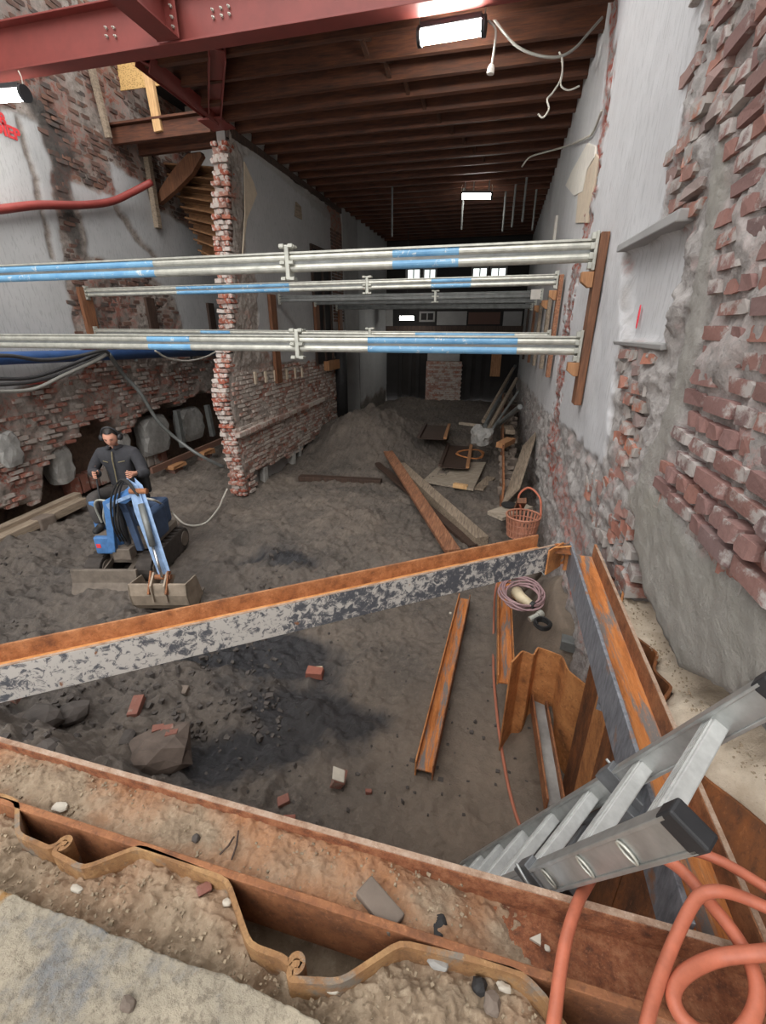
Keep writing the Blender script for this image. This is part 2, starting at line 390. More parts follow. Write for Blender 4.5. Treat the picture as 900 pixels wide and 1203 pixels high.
wallmat('wall_right_mat', srgb(176, 170, 166), srgb(208, 207, 208), srgb(166, 162, 154), srgb(128, 120, 116), srgb(208, 203, 200), srgb(168, 92, 78))
wallmat('wall_mid_mat', srgb(164, 154, 146), srgb(184, 184, 184), srgb(150, 140, 128), srgb(120, 108, 100), srgb(186, 178, 170), srgb(162, 92, 70))
wallmat('wall_left_mat', srgb(148, 138, 130), srgb(188, 188, 188), srgb(150, 140, 128), srgb(108, 98, 92), srgb(176, 166, 158), srgb(140, 82, 66))
plain('grit_stone', srgb(150, 134, 112), 0.9, 0, 0.3, 30, 0.3)
plain('stone_block', srgb(150, 148, 144), 0.9, 0, 0.25, 8, 0.6, 24)
plain('rubble_stone', srgb(112, 100, 90), 0.9, 0, 0.25, 8, 0.6, 24)
plain('dark_chunk', srgb(98, 86, 78), 0.9, 0, 0.3, 9, 0.6, 24)
plain('dark_stone', srgb(78, 72, 68), 0.9, 0, 0.25, 8, 0.6, 24)
plain('pebble_white', srgb(186, 178, 164), 0.8, 0, 0.12, 20, 0.2)
plain('ceiling_dark', srgb(74, 48, 36), 0.8, 0, 0.35, 3, 0.2)
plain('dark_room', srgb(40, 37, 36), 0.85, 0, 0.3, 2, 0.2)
plain('dim_plaster', srgb(150, 148, 146), 0.85, 0, 0.15, 2, 0.1)
plain('shade_black', srgb(36, 32, 30), 0.9, 0, 0.3, 2, 0.1)  # black for the added light blocks and the painted shade in openings
plain('skin', srgb(206, 150, 126), 0.55, 0, 0.06, 14, 0.05)
plain('jacket', srgb(50, 50, 54), 0.85, 0, 0.2, 18, 0.4, 50)
plain('trousers', srgb(66, 62, 60), 0.85, 0, 0.25, 14, 0.4, 50)
plain('hair', srgb(34, 28, 25), 0.6, 0, 0.2, 40, 0.3)
plain('mud_steel', srgb(112, 102, 92), 0.7, 0.1, 0.3, 10, 0.4)
plain('bucket_steel', srgb(152, 138, 122), 0.6, 0.2, 0.28, 9, 0.3)
plain('track_rubber', srgb(62, 56, 52), 0.85, 0, 0.3, 12, 0.5)
plain('red_paint', srgb(216, 62, 66), 0.8, 0, 0.1, 20, 0)
plain('red_fluo', srgb(240, 70, 84), 0.7, 0, 0.1, 20, 0)
plain('zip', srgb(150, 140, 110), 0.4, 0.5, 0.1, 20, 0)
def emit(name, c, s):
    t = Nt(name); t.p.inputs['Base Color'].default_value = (0.8, 0.8, 0.8, 1); t.p.inputs['Emission Color'].default_value = c; t.p.inputs['Emission Strength'].default_value = s; M[name] = t.m
emit('tube_light', (1.0, 0.98, 0.92, 1), 55.0)
emit('left_tube', (1.0, 0.98, 0.92, 1), 20.0)
emit('far_tube', (1.0, 0.98, 0.92, 1), 14.0)
emit('window_light', (0.86, 0.95, 0.92, 1), 0.75)
emit('window_light_dim', (0.8, 0.84, 0.86, 1), 0.4)
# ------------------------------------------------------------------ large structure
XR, XM, XM2, XL = 0.70, -4.15, -4.43, -6.6     # right wall face, middle wall faces, left wall face
CEIL = 5.5
def proj(P):
    q = P - CAMP; z = q @ FW; zz = np.where(z > 0.05, z, np.nan)
    x = CXP + FPX * (q @ RT) / zz; y = CYP - FPX * (q @ UP) / zz
    return np.nan_to_num(x, nan=-9999), np.nan_to_num(y, nan=-9999)
def grid_mesh(name, P, mat, attrs, parent=None, kind='structure', flip=False, keep=None):
    n0, n1 = P.shape[:2]
    idx = np.arange(n0 * n1).reshape(n0, n1)
    q = np.stack([idx[:-1, :-1], idx[1:, :-1], idx[1:, 1:], idx[:-1, 1:]], -1).reshape(-1, 4)
    if flip: q = q[:, ::-1]
    if keep is not None: q = q[keep[:-1, :-1].reshape(-1)]
    me = D.meshes.new(name); me.vertices.add(n0 * n1); me.vertices.foreach_set('co', P.reshape(-1).astype(np.float32))
    me.loops.add(q.size); me.loops.foreach_set('vertex_index', q.reshape(-1).astype(np.int32))
    me.polygons.add(len(q)); me.polygons.foreach_set('loop_start', (np.arange(len(q)) * 4).astype(np.int32))
    me.polygons.foreach_set('use_smooth', np.ones(len(q), bool))
    me.materials.append(mat); me.update(calc_edges=True)
    for k, v in attrs.items():
        a = me.attributes.new(k, 'FLOAT', 'POINT'); a.data.foreach_set('value', np.asarray(v, np.float32).reshape(-1))
    me.validate()
    o = D.objects.new(name, me); col.objects.link(o)
    if parent: o.parent = parent
    if kind: o['kind'] = kind
    return o
def soft(mask, k=1):
    m = mask.astype(float)
    for _ in range(k):
        m = (m + np.roll(m, 1, 0) + np.roll(m, -1, 0) + np.roll(m, 1, 1) + np.roll(m, -1, 1)) / 5
    return m

# ---- right wall: peeled plaster above, broken bricks and cement below
Ya = 0.28 * np.exp(np.arange(0, 390) * 0.0109); za = np.concatenate([np.arange(-0.2, 4.6, 0.017), np.arange(4.6, 8.6, 0.06)])
YY, ZZ = np.meshgrid(Ya, za, indexing='ij')
px_, py_ = proj(np.stack([np.full_like(YY, XR), YY, ZZ], -1))
jx = px_ + 5 * fbm(YY, ZZ, 9, 4, 1); jy = py_ + 6 * fbm(YY, ZZ, 9, 4, 5)
crack_line = [(735, -260), (722, 40), (715, 130), (697, 235), (690, 282), (673, 345), (662, 430), (654, 500), (648, 560)]
crack = [(x + 3, y) for x, y in crack_line] + [(x - 7 if y < 290 else x - 6, y) for x, y in crack_line[::-1]]
panel = [(735, -260), (722, 40), (715, 130), (697, 235), (690, 282), (673, 345), (662, 430), (655, 492), (690, 527), (712, 548), (718, 490), (725, 425), (731, 402), (735, 297), (775, 268), (786, 235), (800, 170), (820, 60), (840, -20), (862, -260)]
back_pl = [(735, -260), (722, 40), (715, 130), (697, 235), (690, 282), (673, 345), (662, 430), (655, 500), (632, 470), (612, 445), (596, 424), (560, 380), (570, -260)]
niche = [(736, 296), (807, 264), (779, 405), (732, 399)]
patch = [(742, 572), (757, 560), (785, 585), (820, 640), (905, 706), (1000, 790), (1000, 890), (905, 812), (866, 822), (835, 806), (800, 790), (760, 700), (748, 640)]
strip = [(846, 150), (862, 145), (846, 270), (822, 420), (790, 520), (768, 566), (752, 562), (775, 500), (802, 415), (827, 270)]
brick_zone = [(866, -400), (850, 60), (852, 150), (846, 280), (826, 420), (792, 525), (768, 556), (800, 592), (905, 690), (1400, 1100), (1400, -800)]
z_panel = soft(inpoly(jx, jy, panel)); z_back = soft(inpoly(jx, jy, back_pl)); z_niche = soft(inpoly(px_, py_, niche)); z_patch = soft(inpoly(jx, jy, patch), 2)
z_strip = soft(inpoly(px_ + 3 * fbm(YY, ZZ, 14, 3, 8), py_, strip), 1); z_crack = inpoly(px_ + 5 * fbm(YY, ZZ, 9, 4, 3), py_, crack).astype(float); z_brick = inpoly(px_, py_, brick_zone)
plast = np.clip(np.maximum(np.maximum(z_panel, z_back), z_niche) - z_crack, 0, 1)
rough_n = fbm(YY, ZZ, 7, 5, 21, 0.6) * 0.055 + ridg(YY, ZZ, 16, 3, 4) * 0.016
dx = rough_n * (1 - plast) * (1 - 0.8 * z_strip) * (1 - 0.75 * z_patch)
dx = np.where(z_brick, rough_n * 0.62 + 0.004 + 0.03 * fbm(YY, ZZ, 2.2, 3, 90), dx)
undercut = soft((py_ > np.interp(px_, [700, 742, 760, 800, 835, 866, 905, 1000], [690, 640, 702, 790, 806, 822, 812, 890])) & (px_ > 736) & (px_ < 1500), 1)
dx += undercut * 0.17
dx += z_panel * (-0.012) + z_back * 0.004 + z_niche * 0.048 - 0.012 * z_strip - 0.02 * z_patch + 0.004 * z_crack
dx += plast * fbm(YY, ZZ, 3, 3, 40) * 0.006
dx += 0.05 * sstep(1.2, 0.2, ZZ) * 0.5
rubble_red = np.clip(fbm(YY, ZZ, 6, 3, 71) * 3.0 - 0.75, 0, 1) * (1 - plast) * (1 - z_patch) * (1 - z_strip)
lowred = soft(inpoly(jx, jy, [(645, 520), (655, 530), (690, 640), (685, 700), (668, 700), (664, 640), (650, 570)]))
redz = np.clip(rubble_red * 0.7 + z_crack * 1.0 + lowred * 0.7 + (z_brick * 0.12), 0, 1)
Pw = np.stack([XR + dx, YY, ZZ], -1)
wall_right = grid_mesh('wall_right', Pw, M['wall_right_mat'], dict(plaster=plast, conc=np.clip(z_patch + z_strip * 0.8, 0, 1), red=redz, soot=0 * YY, earth=sstep(1.0, 0.0, ZZ + 0.3 * fbm(YY, ZZ, 3, 3, 9)) * 0.8), flip=False)
b = MB(); b.box((XR + 0.34, 9.0, 4.2), (0.40, 17.4, 8.8)); b.build('core', M['dim_plaster'], wall_right)

# ---- brick makers: a few irregular meshes shared by every brick
def brick_mesh(L, T, Hh, mat, rough=0.006):
    b = MB(); nx, ny, nz = 3, 1, 1
    me = D.meshes.new('brick'); bm_v = []; 
    xs = [-L / 2, -L / 2 + 0.02, L / 2 - 0.02, L / 2]
    vs = []; R = lambda a: random.uniform(-a, a)
    for x in xs:
        e = 0.006 if abs(x) > L / 2 - 0.001 else 0.0
        for (y, z) in ((-T / 2 + e, -Hh / 2 + e), (T / 2 - e, -Hh / 2 + e), (T / 2 - e, Hh / 2 - e), (-T / 2 + e, Hh / 2 - e)):
            vs.append((x + R(rough), y + R(rough), z + R(rough)))
    fs = [(0, 3, 2, 1), (12, 13, 14, 15)]
    for i in range(3):
        for k in range(4): fs.append((i * 4 + k, i * 4 + (k + 1) % 4, i * 4 + 4 + (k + 1) % 4, i * 4 + 4 + k))
    me.from_pydata(vs, [], fs); me.materials.append(mat); me.update()
    return me, vs, fs
def lay_bricks(wall, spots, kinds, limit=300):
    """spots: (pos, rot Matrix, kind, scale).  The largest in the photo become parts, the rest one stuff mesh."""
    spots = [s for s in spots if in_view(s[0], 60)]
    spots.sort(key=lambda s: -size_px(s[0]))
    rest = {}
    for i, (p, R, k, sc) in enumerate(spots):
        me, vs, fs = random.choice(kinds[k])
        if i < limit:
            o = D.objects.new('brick', me); col.objects.link(o); o.parent = wall
            o.matrix_local = Matrix.LocRotScale(Vector(p), R.to_quaternion(), Vector(sc))
        else:
            m = rest.setdefault(k, MB()); S = Vector(sc)
            m.add([Vector(p) + R @ Vector((v[0] * S[0], v[1] * S[1], v[2] * S[2])) for v in vs], fs)
    for k, m in rest.items():
        tag(m.build('brickwork', kinds[k][0][0].materials[0], wall), kind='stuff')
RZ = lambda a: Matrix.Rotation(a, 3, 'Z')
def jitR(R, a=0.03): return R @ Matrix.Rotation(random.uniform(-a, a), 3, 'X') @ Matrix.Rotation(random.uniform(-a, a), 3, 'Y') @ Matrix.Rotation(random.uniform(-a, a), 3, 'Z')

# right wall bricks (long side along Y)
kr = {'r': [brick_mesh(0.200, 0.09, 0.052, M['brick_right'], 0.005) for _ in range(10)], 'h': [brick_mesh(0.092, 0.09, 0.052, M['brick_right'], 0.005) for _ in range(5)],
      'b': [brick_mesh(0.15, 0.10, 0.058, M['brick_broken'], 0.009) for _ in range(8)]}
spots = []
course = 0.0715
for ci in range(int((6.2 - 1.5) / course)):
    z = 1.5 + ci * course; y = 0.3 + random.uniform(0, .1) + (0.105 if ci % 2 else 0); head = (ci % 3 == 2)
    while y < 4.2:
        L = 0.104 if head or random.random() < 0.1 else 0.214
        c = (XR, y + L / 2, z + 0.004 * math.sin(y * 3)); qx, qy = proj(np.array([c]))
        if inpoly(qx, qy, brick_zone)[0] and -40 < qx[0] < 960 and -60 < qy[0] < 760:
            lost = float(fbm(np.array([c[1]]), np.array([z]), 2.2, 3, 90)[0])
            if not (lost > 0.24 and random.random() < 0.7):
                low = max(0, min(1, (qy[0] - 500) / 150))
                spots.append(((XR + 0.036 - random.uniform(0, 0.016) - 0.03 * low, c[1], c[2]), jitR(RZ(math.pi / 2), 0.02), 'h' if L < 0.15 else 'r', (random.uniform(.93, 1.02), 1, random.uniform(0.8, 1.02))))
        y += L
# broken brick ends between plaster and cement strip
for poly, n, proud in (([(842, -60), (880, -60), (852, 40), (850, 130), (822, 150), (802, 190), (812, 80)], 40, .05), ([(795, 170), (818, 160), (818, 240), (800, 262), (788, 240)], 12, 0.03),
                ([(735, 412), (768, 420), (752, 500), (735, 560), (722, 545), (726, 470)], 22, 0.03), ([(700, 560), (742, 560), (742, 690), (728, 710), (700, 640)], 34, 0.03),
                ([(752, 555), (775, 560), (860, 640), (905, 680), (905, 700), (820, 640)], 26, 0.02), ([(690, 560), (712, 580), (705, 620), (690, 610)], 6, .02)):
    xs = [p[0] for p in poly]; ys = [p[1] for p in poly]; got = 0; used = []
    for _ in range(4000):
        if got >= n: break
        qx, qy = random.uniform(min(xs), max(xs)), random.uniform(min(ys), max(ys))
        if not inpoly([qx], [qy], poly)[0]: continue
        P = onX(XR, qx, qy); P[2] = round(P[2] / 0.072) * 0.072
        if any(abs(P[2] - u[2]) < 0.05 and abs(P[1] - u[1]) < 0.12 for u in used): continue
        used.append(P); got += 1
        spots.append(((XR + 0.048 - random.uniform(0, proud * .7), P[1], P[2]), jitR(RZ(math.pi / 2), 0.06), 'b', (random.uniform(.7, 1.3), random.uniform(.8, 1.2), random.uniform(0.8, 1.05))))
lay_bricks(wall_right, spots, kr)
# lintel and trims of the niche
a0, a1, a2 = onX(XR, 734, 297), onX(XR, 808, 263), onX(XR, 736, 288)
b = MB(); b.bar((XR + 0.015, a0[1], a0[2] + 0.025), (XR + 0.015, a1[1] - 0.01, a1[2] + 0.03), 0.13, 0.045, jit=0.004); b.build('lintel', M['dim_plaster'], wall_right, bevel=0.006)
c0, c1 = onX(XR, 724, 402), onX(XR, 782, 408)
b = MB(); b.bar((XR + 0.012, c0[1], c0[2]), (XR + 0.012, c1[1], c1[2]), 0.06, 0.02, jit=0.006); b.build('niche_sill', M['dim_plaster'], wall_right, bevel=0.006)
# red spray mark on the back of the niche
c0, c1 = onX(XR + 0.04, 750, 379), onX(XR + 0.04, 752, 365)
b = MB(); n = 14; cx_, cz_ = (c0[1] + c1[1]) / 2, (c0[2] + c1[2]) / 2
for s in (0, -0.004):
    b.v += [(XR + 0.038 + s, cx_ + 0.014 * math.cos(2 * math.pi * k / n), cz_ + 0.062 * math.sin(2 * math.pi * k / n)) for k in range(n)]
b.f = [tuple(range(n)), tuple(range(2 * n - 1, n - 1, -1))] + [(k, (k + 1) % n, n + (k + 1) % n, n + k) for k in range(n)]; b.m = [0] * len(b.f)
tag(b.build('spray_mark', M['red_fluo'], wall_right), 'small red spray mark in the niche')

# ---- middle wall
def yend(z): return np.interp(z, [-0.2, 0, 0.7, 1.2, 1.8, 2.1, 2.4, 2.7, 3.5, 5.6], [6.62, 6.62, 6.55, 6.50, 6.42, 6.52, 6.66, 6.84, 6.98, 7.32])
t_ = np.linspace(0, 1, 330); za = np.arange(-0.25, 5.66, 0.022)
TT, ZZ = np.meshgrid(t_, za, indexing='ij'); Y0 = yend(ZZ) + 0.05; YY = Y0 + (12.45 - Y0) * (0.6 * TT + 0.4 * TT ** 2)
px_, py_ = proj(np.stack([np.full_like(YY, XM), YY, ZZ], -1)); jx = px_ + 3 * fbm(YY, ZZ, 5, 4, 1); jy = py_ + 4 * fbm(YY, ZZ, 5, 4, 5)
mplast = [(284, 185), (300, 175), (385, 250), (415, 270), (480, 310), (480, 416), (402, 417), (360, 426), (318, 424), (304, 395), (300, 330), (289, 300)]
zp = soft(inpoly(jx, jy, mplast), 1); band = soft(inpoly(jx, jy, [(268, 140), (300, 165), (480, 300), (480, 318), (385, 258), (300, 185), (282, 182)]), 1)
pil = soft(inpoly(jx, jy, [(386, 228), (405, 245), (405, 305), (388, 300)]), 1)
base_und = sstep(0.10, 0.0, ZZ - 0.26 - 0.05 * fbm(YY, ZZ, 4, 2, 3)) * sstep(6.7, 7.0, YY) * (YY < 10.9)
lower = (ZZ < 2.2)
dxm = fbm(YY, ZZ, 5, 5, 61, 0.6) * np.where(lower, 0.028, 0.05) * (1 - zp) - 0.035 * zp * -1 + np.where(lower, -0.004, 0.0) - base_und * 0.2
dxm = np.where(zp > 0.5, 0.02 + fbm(YY, ZZ, 2, 3, 2) * 0.006, dxm)
redm = np.clip(fbm(YY, ZZ, 3, 4, 31) * 2 + np.where(lower, 0.25, -0.2), 0, 1) * (1 - zp) * (1 - band); redm = np.maximum(redm, pil)
zpl = np.clip(np.maximum(zp, band * 0.85) - pil, 0, 1)
wall_middle = grid_mesh('wall_middle', np.stack([XM + dxm, YY, ZZ], -1), M['wall_mid_mat'], dict(plaster=zpl, conc=band * 0.4, red=redm, soot=0 * YY, earth=np.clip(base_und + sstep(0.9, 0.1, ZZ) * 0.55 + sstep(10.2, 12, YY) * 0.35, 0, 1)))
b = MB()
zs = [-0.2, 0.7, 1.2, 1.8, 2.1, 2.4, 2.7, 3.5, 5.6]
for z0, z1 in zip(zs[:-1], zs[1:]):
    ye = float(max(yend(z0), yend(z1))) + 0.07
    b.box(((XM + XM2) / 2 - 0.02, (ye + 12.45) / 2, (z0 + z1) / 2), (XM - XM2 - 0.14 if z0 > 0.1 else 0.06, 12.45 - ye, z1 - z0))
b.build('core', M['dim_plaster'], wall_middle)
km = {'e': [brick_mesh(0.15, 0.20, 0.064, M['brick_teeth'], 0.010) for _ in range(10)], 'w': [brick_mesh(0.20, 0.05, 0.055, M['brick_white'], 0.007) for _ in range(10)], 'd': [brick_mesh(0.20, 0.05, 0.055, M['brick_dark'], 0.005) for _ in range(5)]}
spots = []; course = 0.073
for ci in range(int(5.4 / course)):
    z = 0.05 + ci * course; ye = float(yend(z))
    off = (0.0 if ci % 2 else 0.025) + 0.07 * float(vnoise(np.array([z * 4.0]), np.array([3.3]), 5)[0])
    for xx in ((XM - 0.075, XM2 + 0.075) if ci % 2 else (XM - 0.06, (XM + XM2) / 2, XM2 + 0.06)):
        spots.append(((xx + random.uniform(-.01, .01), ye + 0.07 + off + random.uniform(-0.03, 0.03), z), jitR(Matrix.Identity(3), 0.06), 'e', (random.uniform(.8, 1.02) * (1 if ci % 2 else .68), 1, random.uniform(.85, 1.05))))
    if z < 2.12:
        y = ye + 0.14 + (0.1 if ci % 2 else 0)
        while y < 12.2:
            if z > 0.3 + 0.06 * math.sin(y * 2) or not (6.9 < y < 10.8):
                if random.random() < 0.9:
                    spots.append(((XM - 0.006 + random.uniform(-.014, .012), y + 0.1, z), jitR(RZ(math.pi / 2), 0.025), 'w', (random.uniform(.9, 1.02), 1, random.uniform(.85, 1.05))))
            y += 0.212
    elif 2.95 < z < 5.0:
        y = 11.5
        while y < 12.3:
            spots.append(((XM + 0.005, y + 0.1, z), RZ(math.pi / 2), 'd', (1, 1, 1))); y += 0.212
lay_bricks(wall_middle, spots, km)
p0, p1 = onX(XM + 0.04, 279, 511), onX(XM + 0.04, 387, 466)
b = MB(); n = 9
for i in range(n):
    q0 = p0 + (p1 - p0) * i / n; q1 = p0 + (p1 - p0) * (i + 1.0) / n
    b.bar(q0 + [0, 0, random.uniform(-.01, .01)], q1 + [0, 0, random.uniform(-.01, .01)], 0.10, 0.085, jit=0.008)
tag(b.build('ledge', M['brick_white'], wall_middle, bevel=0.008), 'whitewashed ledge along the wall')
for (x, y) in ((313, 578), (345, 550), (372, 545), (352, 533)):
    p = onX(XM - 0.03, x, y); b = MB(); b.box((XM - 0.06, p[1], 0.1), (0.14, 0.14, 0.5), jit=0.02); b.build('pier', M['stone_block'], wall_middle, bevel=0.01)
b = MB(); tri = [onX(XM + 0.03, *q) for q in ((286, 190), (297, 215), (301, 228), (289, 258), (284, 300), (287, 250))]
b.prism(tri, (0.02, 0, 0)); tag(b.build('timber_patch', M['paper_cream'], wall_middle), 'cream cut-out edge of old lining')
b = MB(); tri = [onX(XM + 0.03, *q) for q in ((347, 237), (353, 243), (354, 258), (346, 254))]; b.prism(tri, (0.02, 0, 0)); b.build('timber_patch', M['wood_grey'], wall_middle)
for z0, z1, y0 in ((0, 0.13, 7.4),):      # timber wall plate on top
    b = MB(); b.bar((XM - 0.02, y0, 5.46), (XM - 0.02, 12.4, 5.46), 0.12, 0.10); b.build('wall_plate', M['wood_dark'], wall_middle)
for x in (300, 312, 323, 337, 347, 355):
    p = onX(XM + 0.03, x, 444 - (x - 300) * .12); MB().box(p, (0.03, 0.06, 0.20), jit=.006).build('peg', M['paper_cream'], wall_middle)
# brown door frame in the middle wall
y0, y1 = onX(XM, 366, 340)[1], onX(XM, 386, 340)[1]
b = MB(); b.box((XM + 0.015, (y0 + y1) / 2, 3.2), (0.03, y1 - y0, 2.4)); door_1 = tag(b.build('door_1', M['dark_room']), kind='structure')  # dark panel painted in place of the doorway's shade
for y in (y0, (y0 + y1) / 2 + 0.05, y1):
    b = MB(); b.box((XM + 0.04, y, 3.2), (0.05, 0.07, 2.44)); b.build('door_frame', M['wood_dark'], door_1)
b = MB(); b.box((XM + 0.04, (y0 + y1) / 2, 4.42), (0.05, y1 - y0 + .07, 0.07)); b.build('door_frame', M['wood_dark'], door_1)

# ---- far stretch of the middle wall, beyond the opening
za = np.arange(0.0, 5.66, 0.05); ya = np.arange(13.6, 17.2, 0.06); YY, ZZ = np.meshgrid(ya, za, indexing='ij')
d = fbm(YY, ZZ, 4, 4, 12) * 0.03 * (ZZ < 0.9)
wall_far = grid_mesh('wall_far', np.stack([XM + 0.06 + d, YY, ZZ], -1), M['wall_mid_mat'], dict(plaster=sstep(0.6, 0.75, ZZ + 0.25 * fbm(YY, ZZ, 4, 3, 8)), conc=0 * YY, red=0 * YY, soot=sstep(0.75, 0.5, ZZ + 0.2 * fbm(YY, ZZ, 4, 3, 8)) * .6, earth=0 * YY))
b = MB(); b.box((XM - 0.16, 15.4, 2.8), (0.40, 3.6, 5.7)); b.build('core', M['dim_plaster'], wall_far)
b = MB(); b.box((XM - 0.1, 13.0, 4.0), (0.3, 1.3, 3.1)); b.build('lintel', M['dim_plaster'], wall_far)
b = MB(); b.box((XM - 2.2, 14.6, 3.0), (0.1, 5.6, 7.2)); b.build('light_block_back', M['dark_room'], wall_far)  # panel enlarged to block sky light behind the opening
b = MB(); b.box((XM - 1.2, 14.6, 6.4), (2.4, 5.6, 0.1)); b.build('light_block_top', M['dark_room'], wall_far)  # added cover that keeps sky light out from above
b = MB(); b.box((XM - 1.2, 17.3, 3.0), (2.4, 0.1, 7.2)); b.build('light_block_end', M['dark_room'], wall_far)  # added panel that stops sky light leaking in at the end

# ---- left wall
ya = 2.4 * np.exp(np.arange(0, 360) * 0.0046); ya = ya[ya < 12.3]; za = np.concatenate([np.arange(-0.25, 5.8, 0.025), np.arange(5.8, 9, 0.1)])
YY, ZZ = np.meshgrid(ya, za, indexing='ij'); px_, py_ = proj(np.stack([np.full_like(YY, XL), YY, ZZ], -1))
jx = px_ + 4 * fbm(YY, ZZ, 4, 4, 1); jy = py_ + 4 * fbm(YY, ZZ, 4, 4, 5)
pl1 = [(-400, 60), (18, 133), (43, 143), (55, 175), (70, 270), (86, 380), (88, 396), (100, 420), (100, 436), (-400, 560)]
pl2 = [(80, 213), (133, 232), (140, 225), (178, 240), (300, 320), (300, 420), (215, 395), (205, 350), (170, 312), (106, 302), (96, 255)]
pl3 = [(128, 190), (150, 205), (172, 216), (176, 240), (134, 230)]
zl = soft(np.maximum(np.maximum(inpoly(jx, jy, pl1), inpoly(jx, jy, pl2)), inpoly(jx, jy, pl3)), 1)
crk = soft(inpoly(px_ + 2 * fbm(YY, ZZ, 8, 3, 2), py_, [(17, 135), (22, 135), (45, 210), (66, 305), (60, 305), (40, 215)]), 1) + soft(inpoly(px_ + 3 * fbm(YY, ZZ, 8, 3, 2), py_, [(128, 235), (140, 243), (170, 285), (190, 305), (185, 306), (160, 285)]), 1)
soot = soft(inpoly(jx, jy, [(18, 105), (60, 118), (75, 150), (90, 190), (80, 215), (100, 300), (92, 300), (66, 230), (55, 180), (44, 143)]), 3)
jag = np.interp(px_, [-200, 0, 54, 56, 62, 95, 99, 128, 150, 160, 170, 205, 212, 238, 252, 300], [650, 600, 592, 548, 540, 512, 500, 492, 512, 500, 490, 472, 478, 462, 462, 440]) + 5 * fbm(YY, ZZ, 6, 3, 77)
und = soft(py_ > jag, 2)
dl = fbm(YY, ZZ, 4, 5, 61, 0.6) * np.where(ZZ > 2.6, 0.035, 0.055) * (1 - zl) + (1 - zl) * np.where(ZZ > 2.6, -0.008, -0.022) - und * 0.42 - crk * 0.03
redl = np.clip(fbm(YY, ZZ, 2.2, 4, 31) * 2.2 + 0.25, 0, 1) * (1 - zl)
wall_left = grid_mesh('wall_left', np.stack([XL + dl, YY, ZZ], -1), M['wall_left_mat'], dict(plaster=np.clip(zl - crk, 0, 1), conc=0 * YY, red=redl, soot=np.clip(soot * 0.85, 0, 1), earth=np.clip(und + sstep(0.35, 0.0, ZZ) * 0.5, 0, 1)), flip=False)
b = MB(); b.box((XL - 0.75, 7.3, 4.4), (0.40, 10.2, 9.4)); b.build('core', M['dim_plaster'], wall_left)
kl = {'l': [brick_mesh(0.20, 0.06, 0.055, M['brick_left'], 0.006) for _ in range(10)], 'd': [brick_mesh(0.20, 0.05, 0.055, M['brick_dark'], 0.006) for _ in range(6)]}
spots = []; course = 0.074
for ci in range(int(8.6 / course)):
    z = 0.06 + ci * course; y = 3.2 + (0.1 if ci % 2 else 0)
    while y < 11.5:
        qx, qy = proj(np.array([[XL, y + 0.1, z]])); qx, qy = qx[0], qy[0]
        if -60 < qx < 300 and -60 < qy < 640:
            iy = min(len(ya) - 1, np.searchsorted(ya, y + 0.1)); iz = min(len(za) - 1, np.searchsorted(za, z))
            if und[iy, iz] < 0.15 and zl[iy, iz] < 0.2 and random.random() < (0.62 if z < 3 else 0.8):
                spots.append(((XL - 0.022 + random.uniform(-0.022, 0.006), y + 0.1, z), jitR(RZ(math.pi / 2), 0.03), 'd' if z > 2.5 else 'l', (random.uniform(.85, 1.02), 1, random.uniform(.85, 1.05))))
        y += 0.214
lay_bricks(wall_left, spots, kl)
# red painted letters high on the left wall
def lettering(txt, y, z, size, name, mat, parent, x, slant=0.0):
    cu = D.curves.new('t', 'FONT'); cu.body = txt; cu.size = size; cu.extrude = 0.004; cu.offset = 0.006; cu.resolution_u = 3
    o = D.objects.new('t', cu); col.objects.link(o); bpy.context.view_layer.update()
    me = D.meshes.new_from_object(o.evaluated_get(bpy.context.evaluated_depsgraph_get())); D.objects.remove(o); D.curves.remove(cu)
    R = Matrix(((0, 0, 1), (1, 0, 0), (0, 1, 0))); me.transform((Matrix.Translation((x, y, z)) @ (R @ Matrix.Rotation(slant, 3, 'Z')).to_4x4()))
    me.materials.clear(); me.materials.append(mat); me.name = name
    return link(name, me, parent)
p = onX(XL + 0.02, 25, 168)
tag(lettering('DIEP', p[1] - 0.36, p[2] + 0.02, 0.19, 'painted_lettering', M['red_paint'], wall_left, XL + 0.012, 0.0), 'red painted letters DIEP')
p = onX(XL + 0.02, 9, 146)
tag(lettering('8', p[1] - 0.10, p[2] - 0.02, 0.18, 'painted_lettering', M['red_paint'], wall_left, XL + 0.012, 0.0), 'red painted figure above the letters')

# back of the left room, and end wall of the long room
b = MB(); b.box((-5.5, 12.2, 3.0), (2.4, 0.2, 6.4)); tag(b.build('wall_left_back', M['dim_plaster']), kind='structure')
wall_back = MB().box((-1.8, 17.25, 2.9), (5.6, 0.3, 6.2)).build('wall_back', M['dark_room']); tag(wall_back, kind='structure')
YB = 17.08
def back(name, x0, y0, x1, y1, mat, d=0.1, parent=wall_back, off=0.0):
    p = onY(YB - off, x0, y0); q = onY(YB - off, x1, y1)
    return MB().box(((p[0] + q[0]) / 2, YB - off - d / 2 + 0.02, (p[2] + q[2]) / 2), (abs(q[0] - p[0]), d, abs(q[2] - p[2]))).build(name, M[mat], parent)
back('upper_panel', 430, 333, 602, 383, 'dark_room', 0.08)
back('plaster_panel', 432, 362, 446, 388, 'dim_plaster', 0.12); back('plaster_panel', 451, 362, 462, 388, 'dim_plaster', 0.12)
back('plaster_panel', 514, 366, 548, 382, 'dim_plaster', 0.10); back('plaster_panel', 592, 366, 612, 384, 'dim_plaster', 0.10)
back('header_beam', 455, 383, 615, 392, 'wood_dark', 0.25); back('header_beam', 470, 408, 612, 414, 'wood_dark', 0.2)
back('opening_shade', 468, 414, 503, 473, 'shade_black', 0.06); back('opening_shade', 541, 414, 594, 478, 'shade_black', 0.06)  # black panels stand for the shade inside the openings
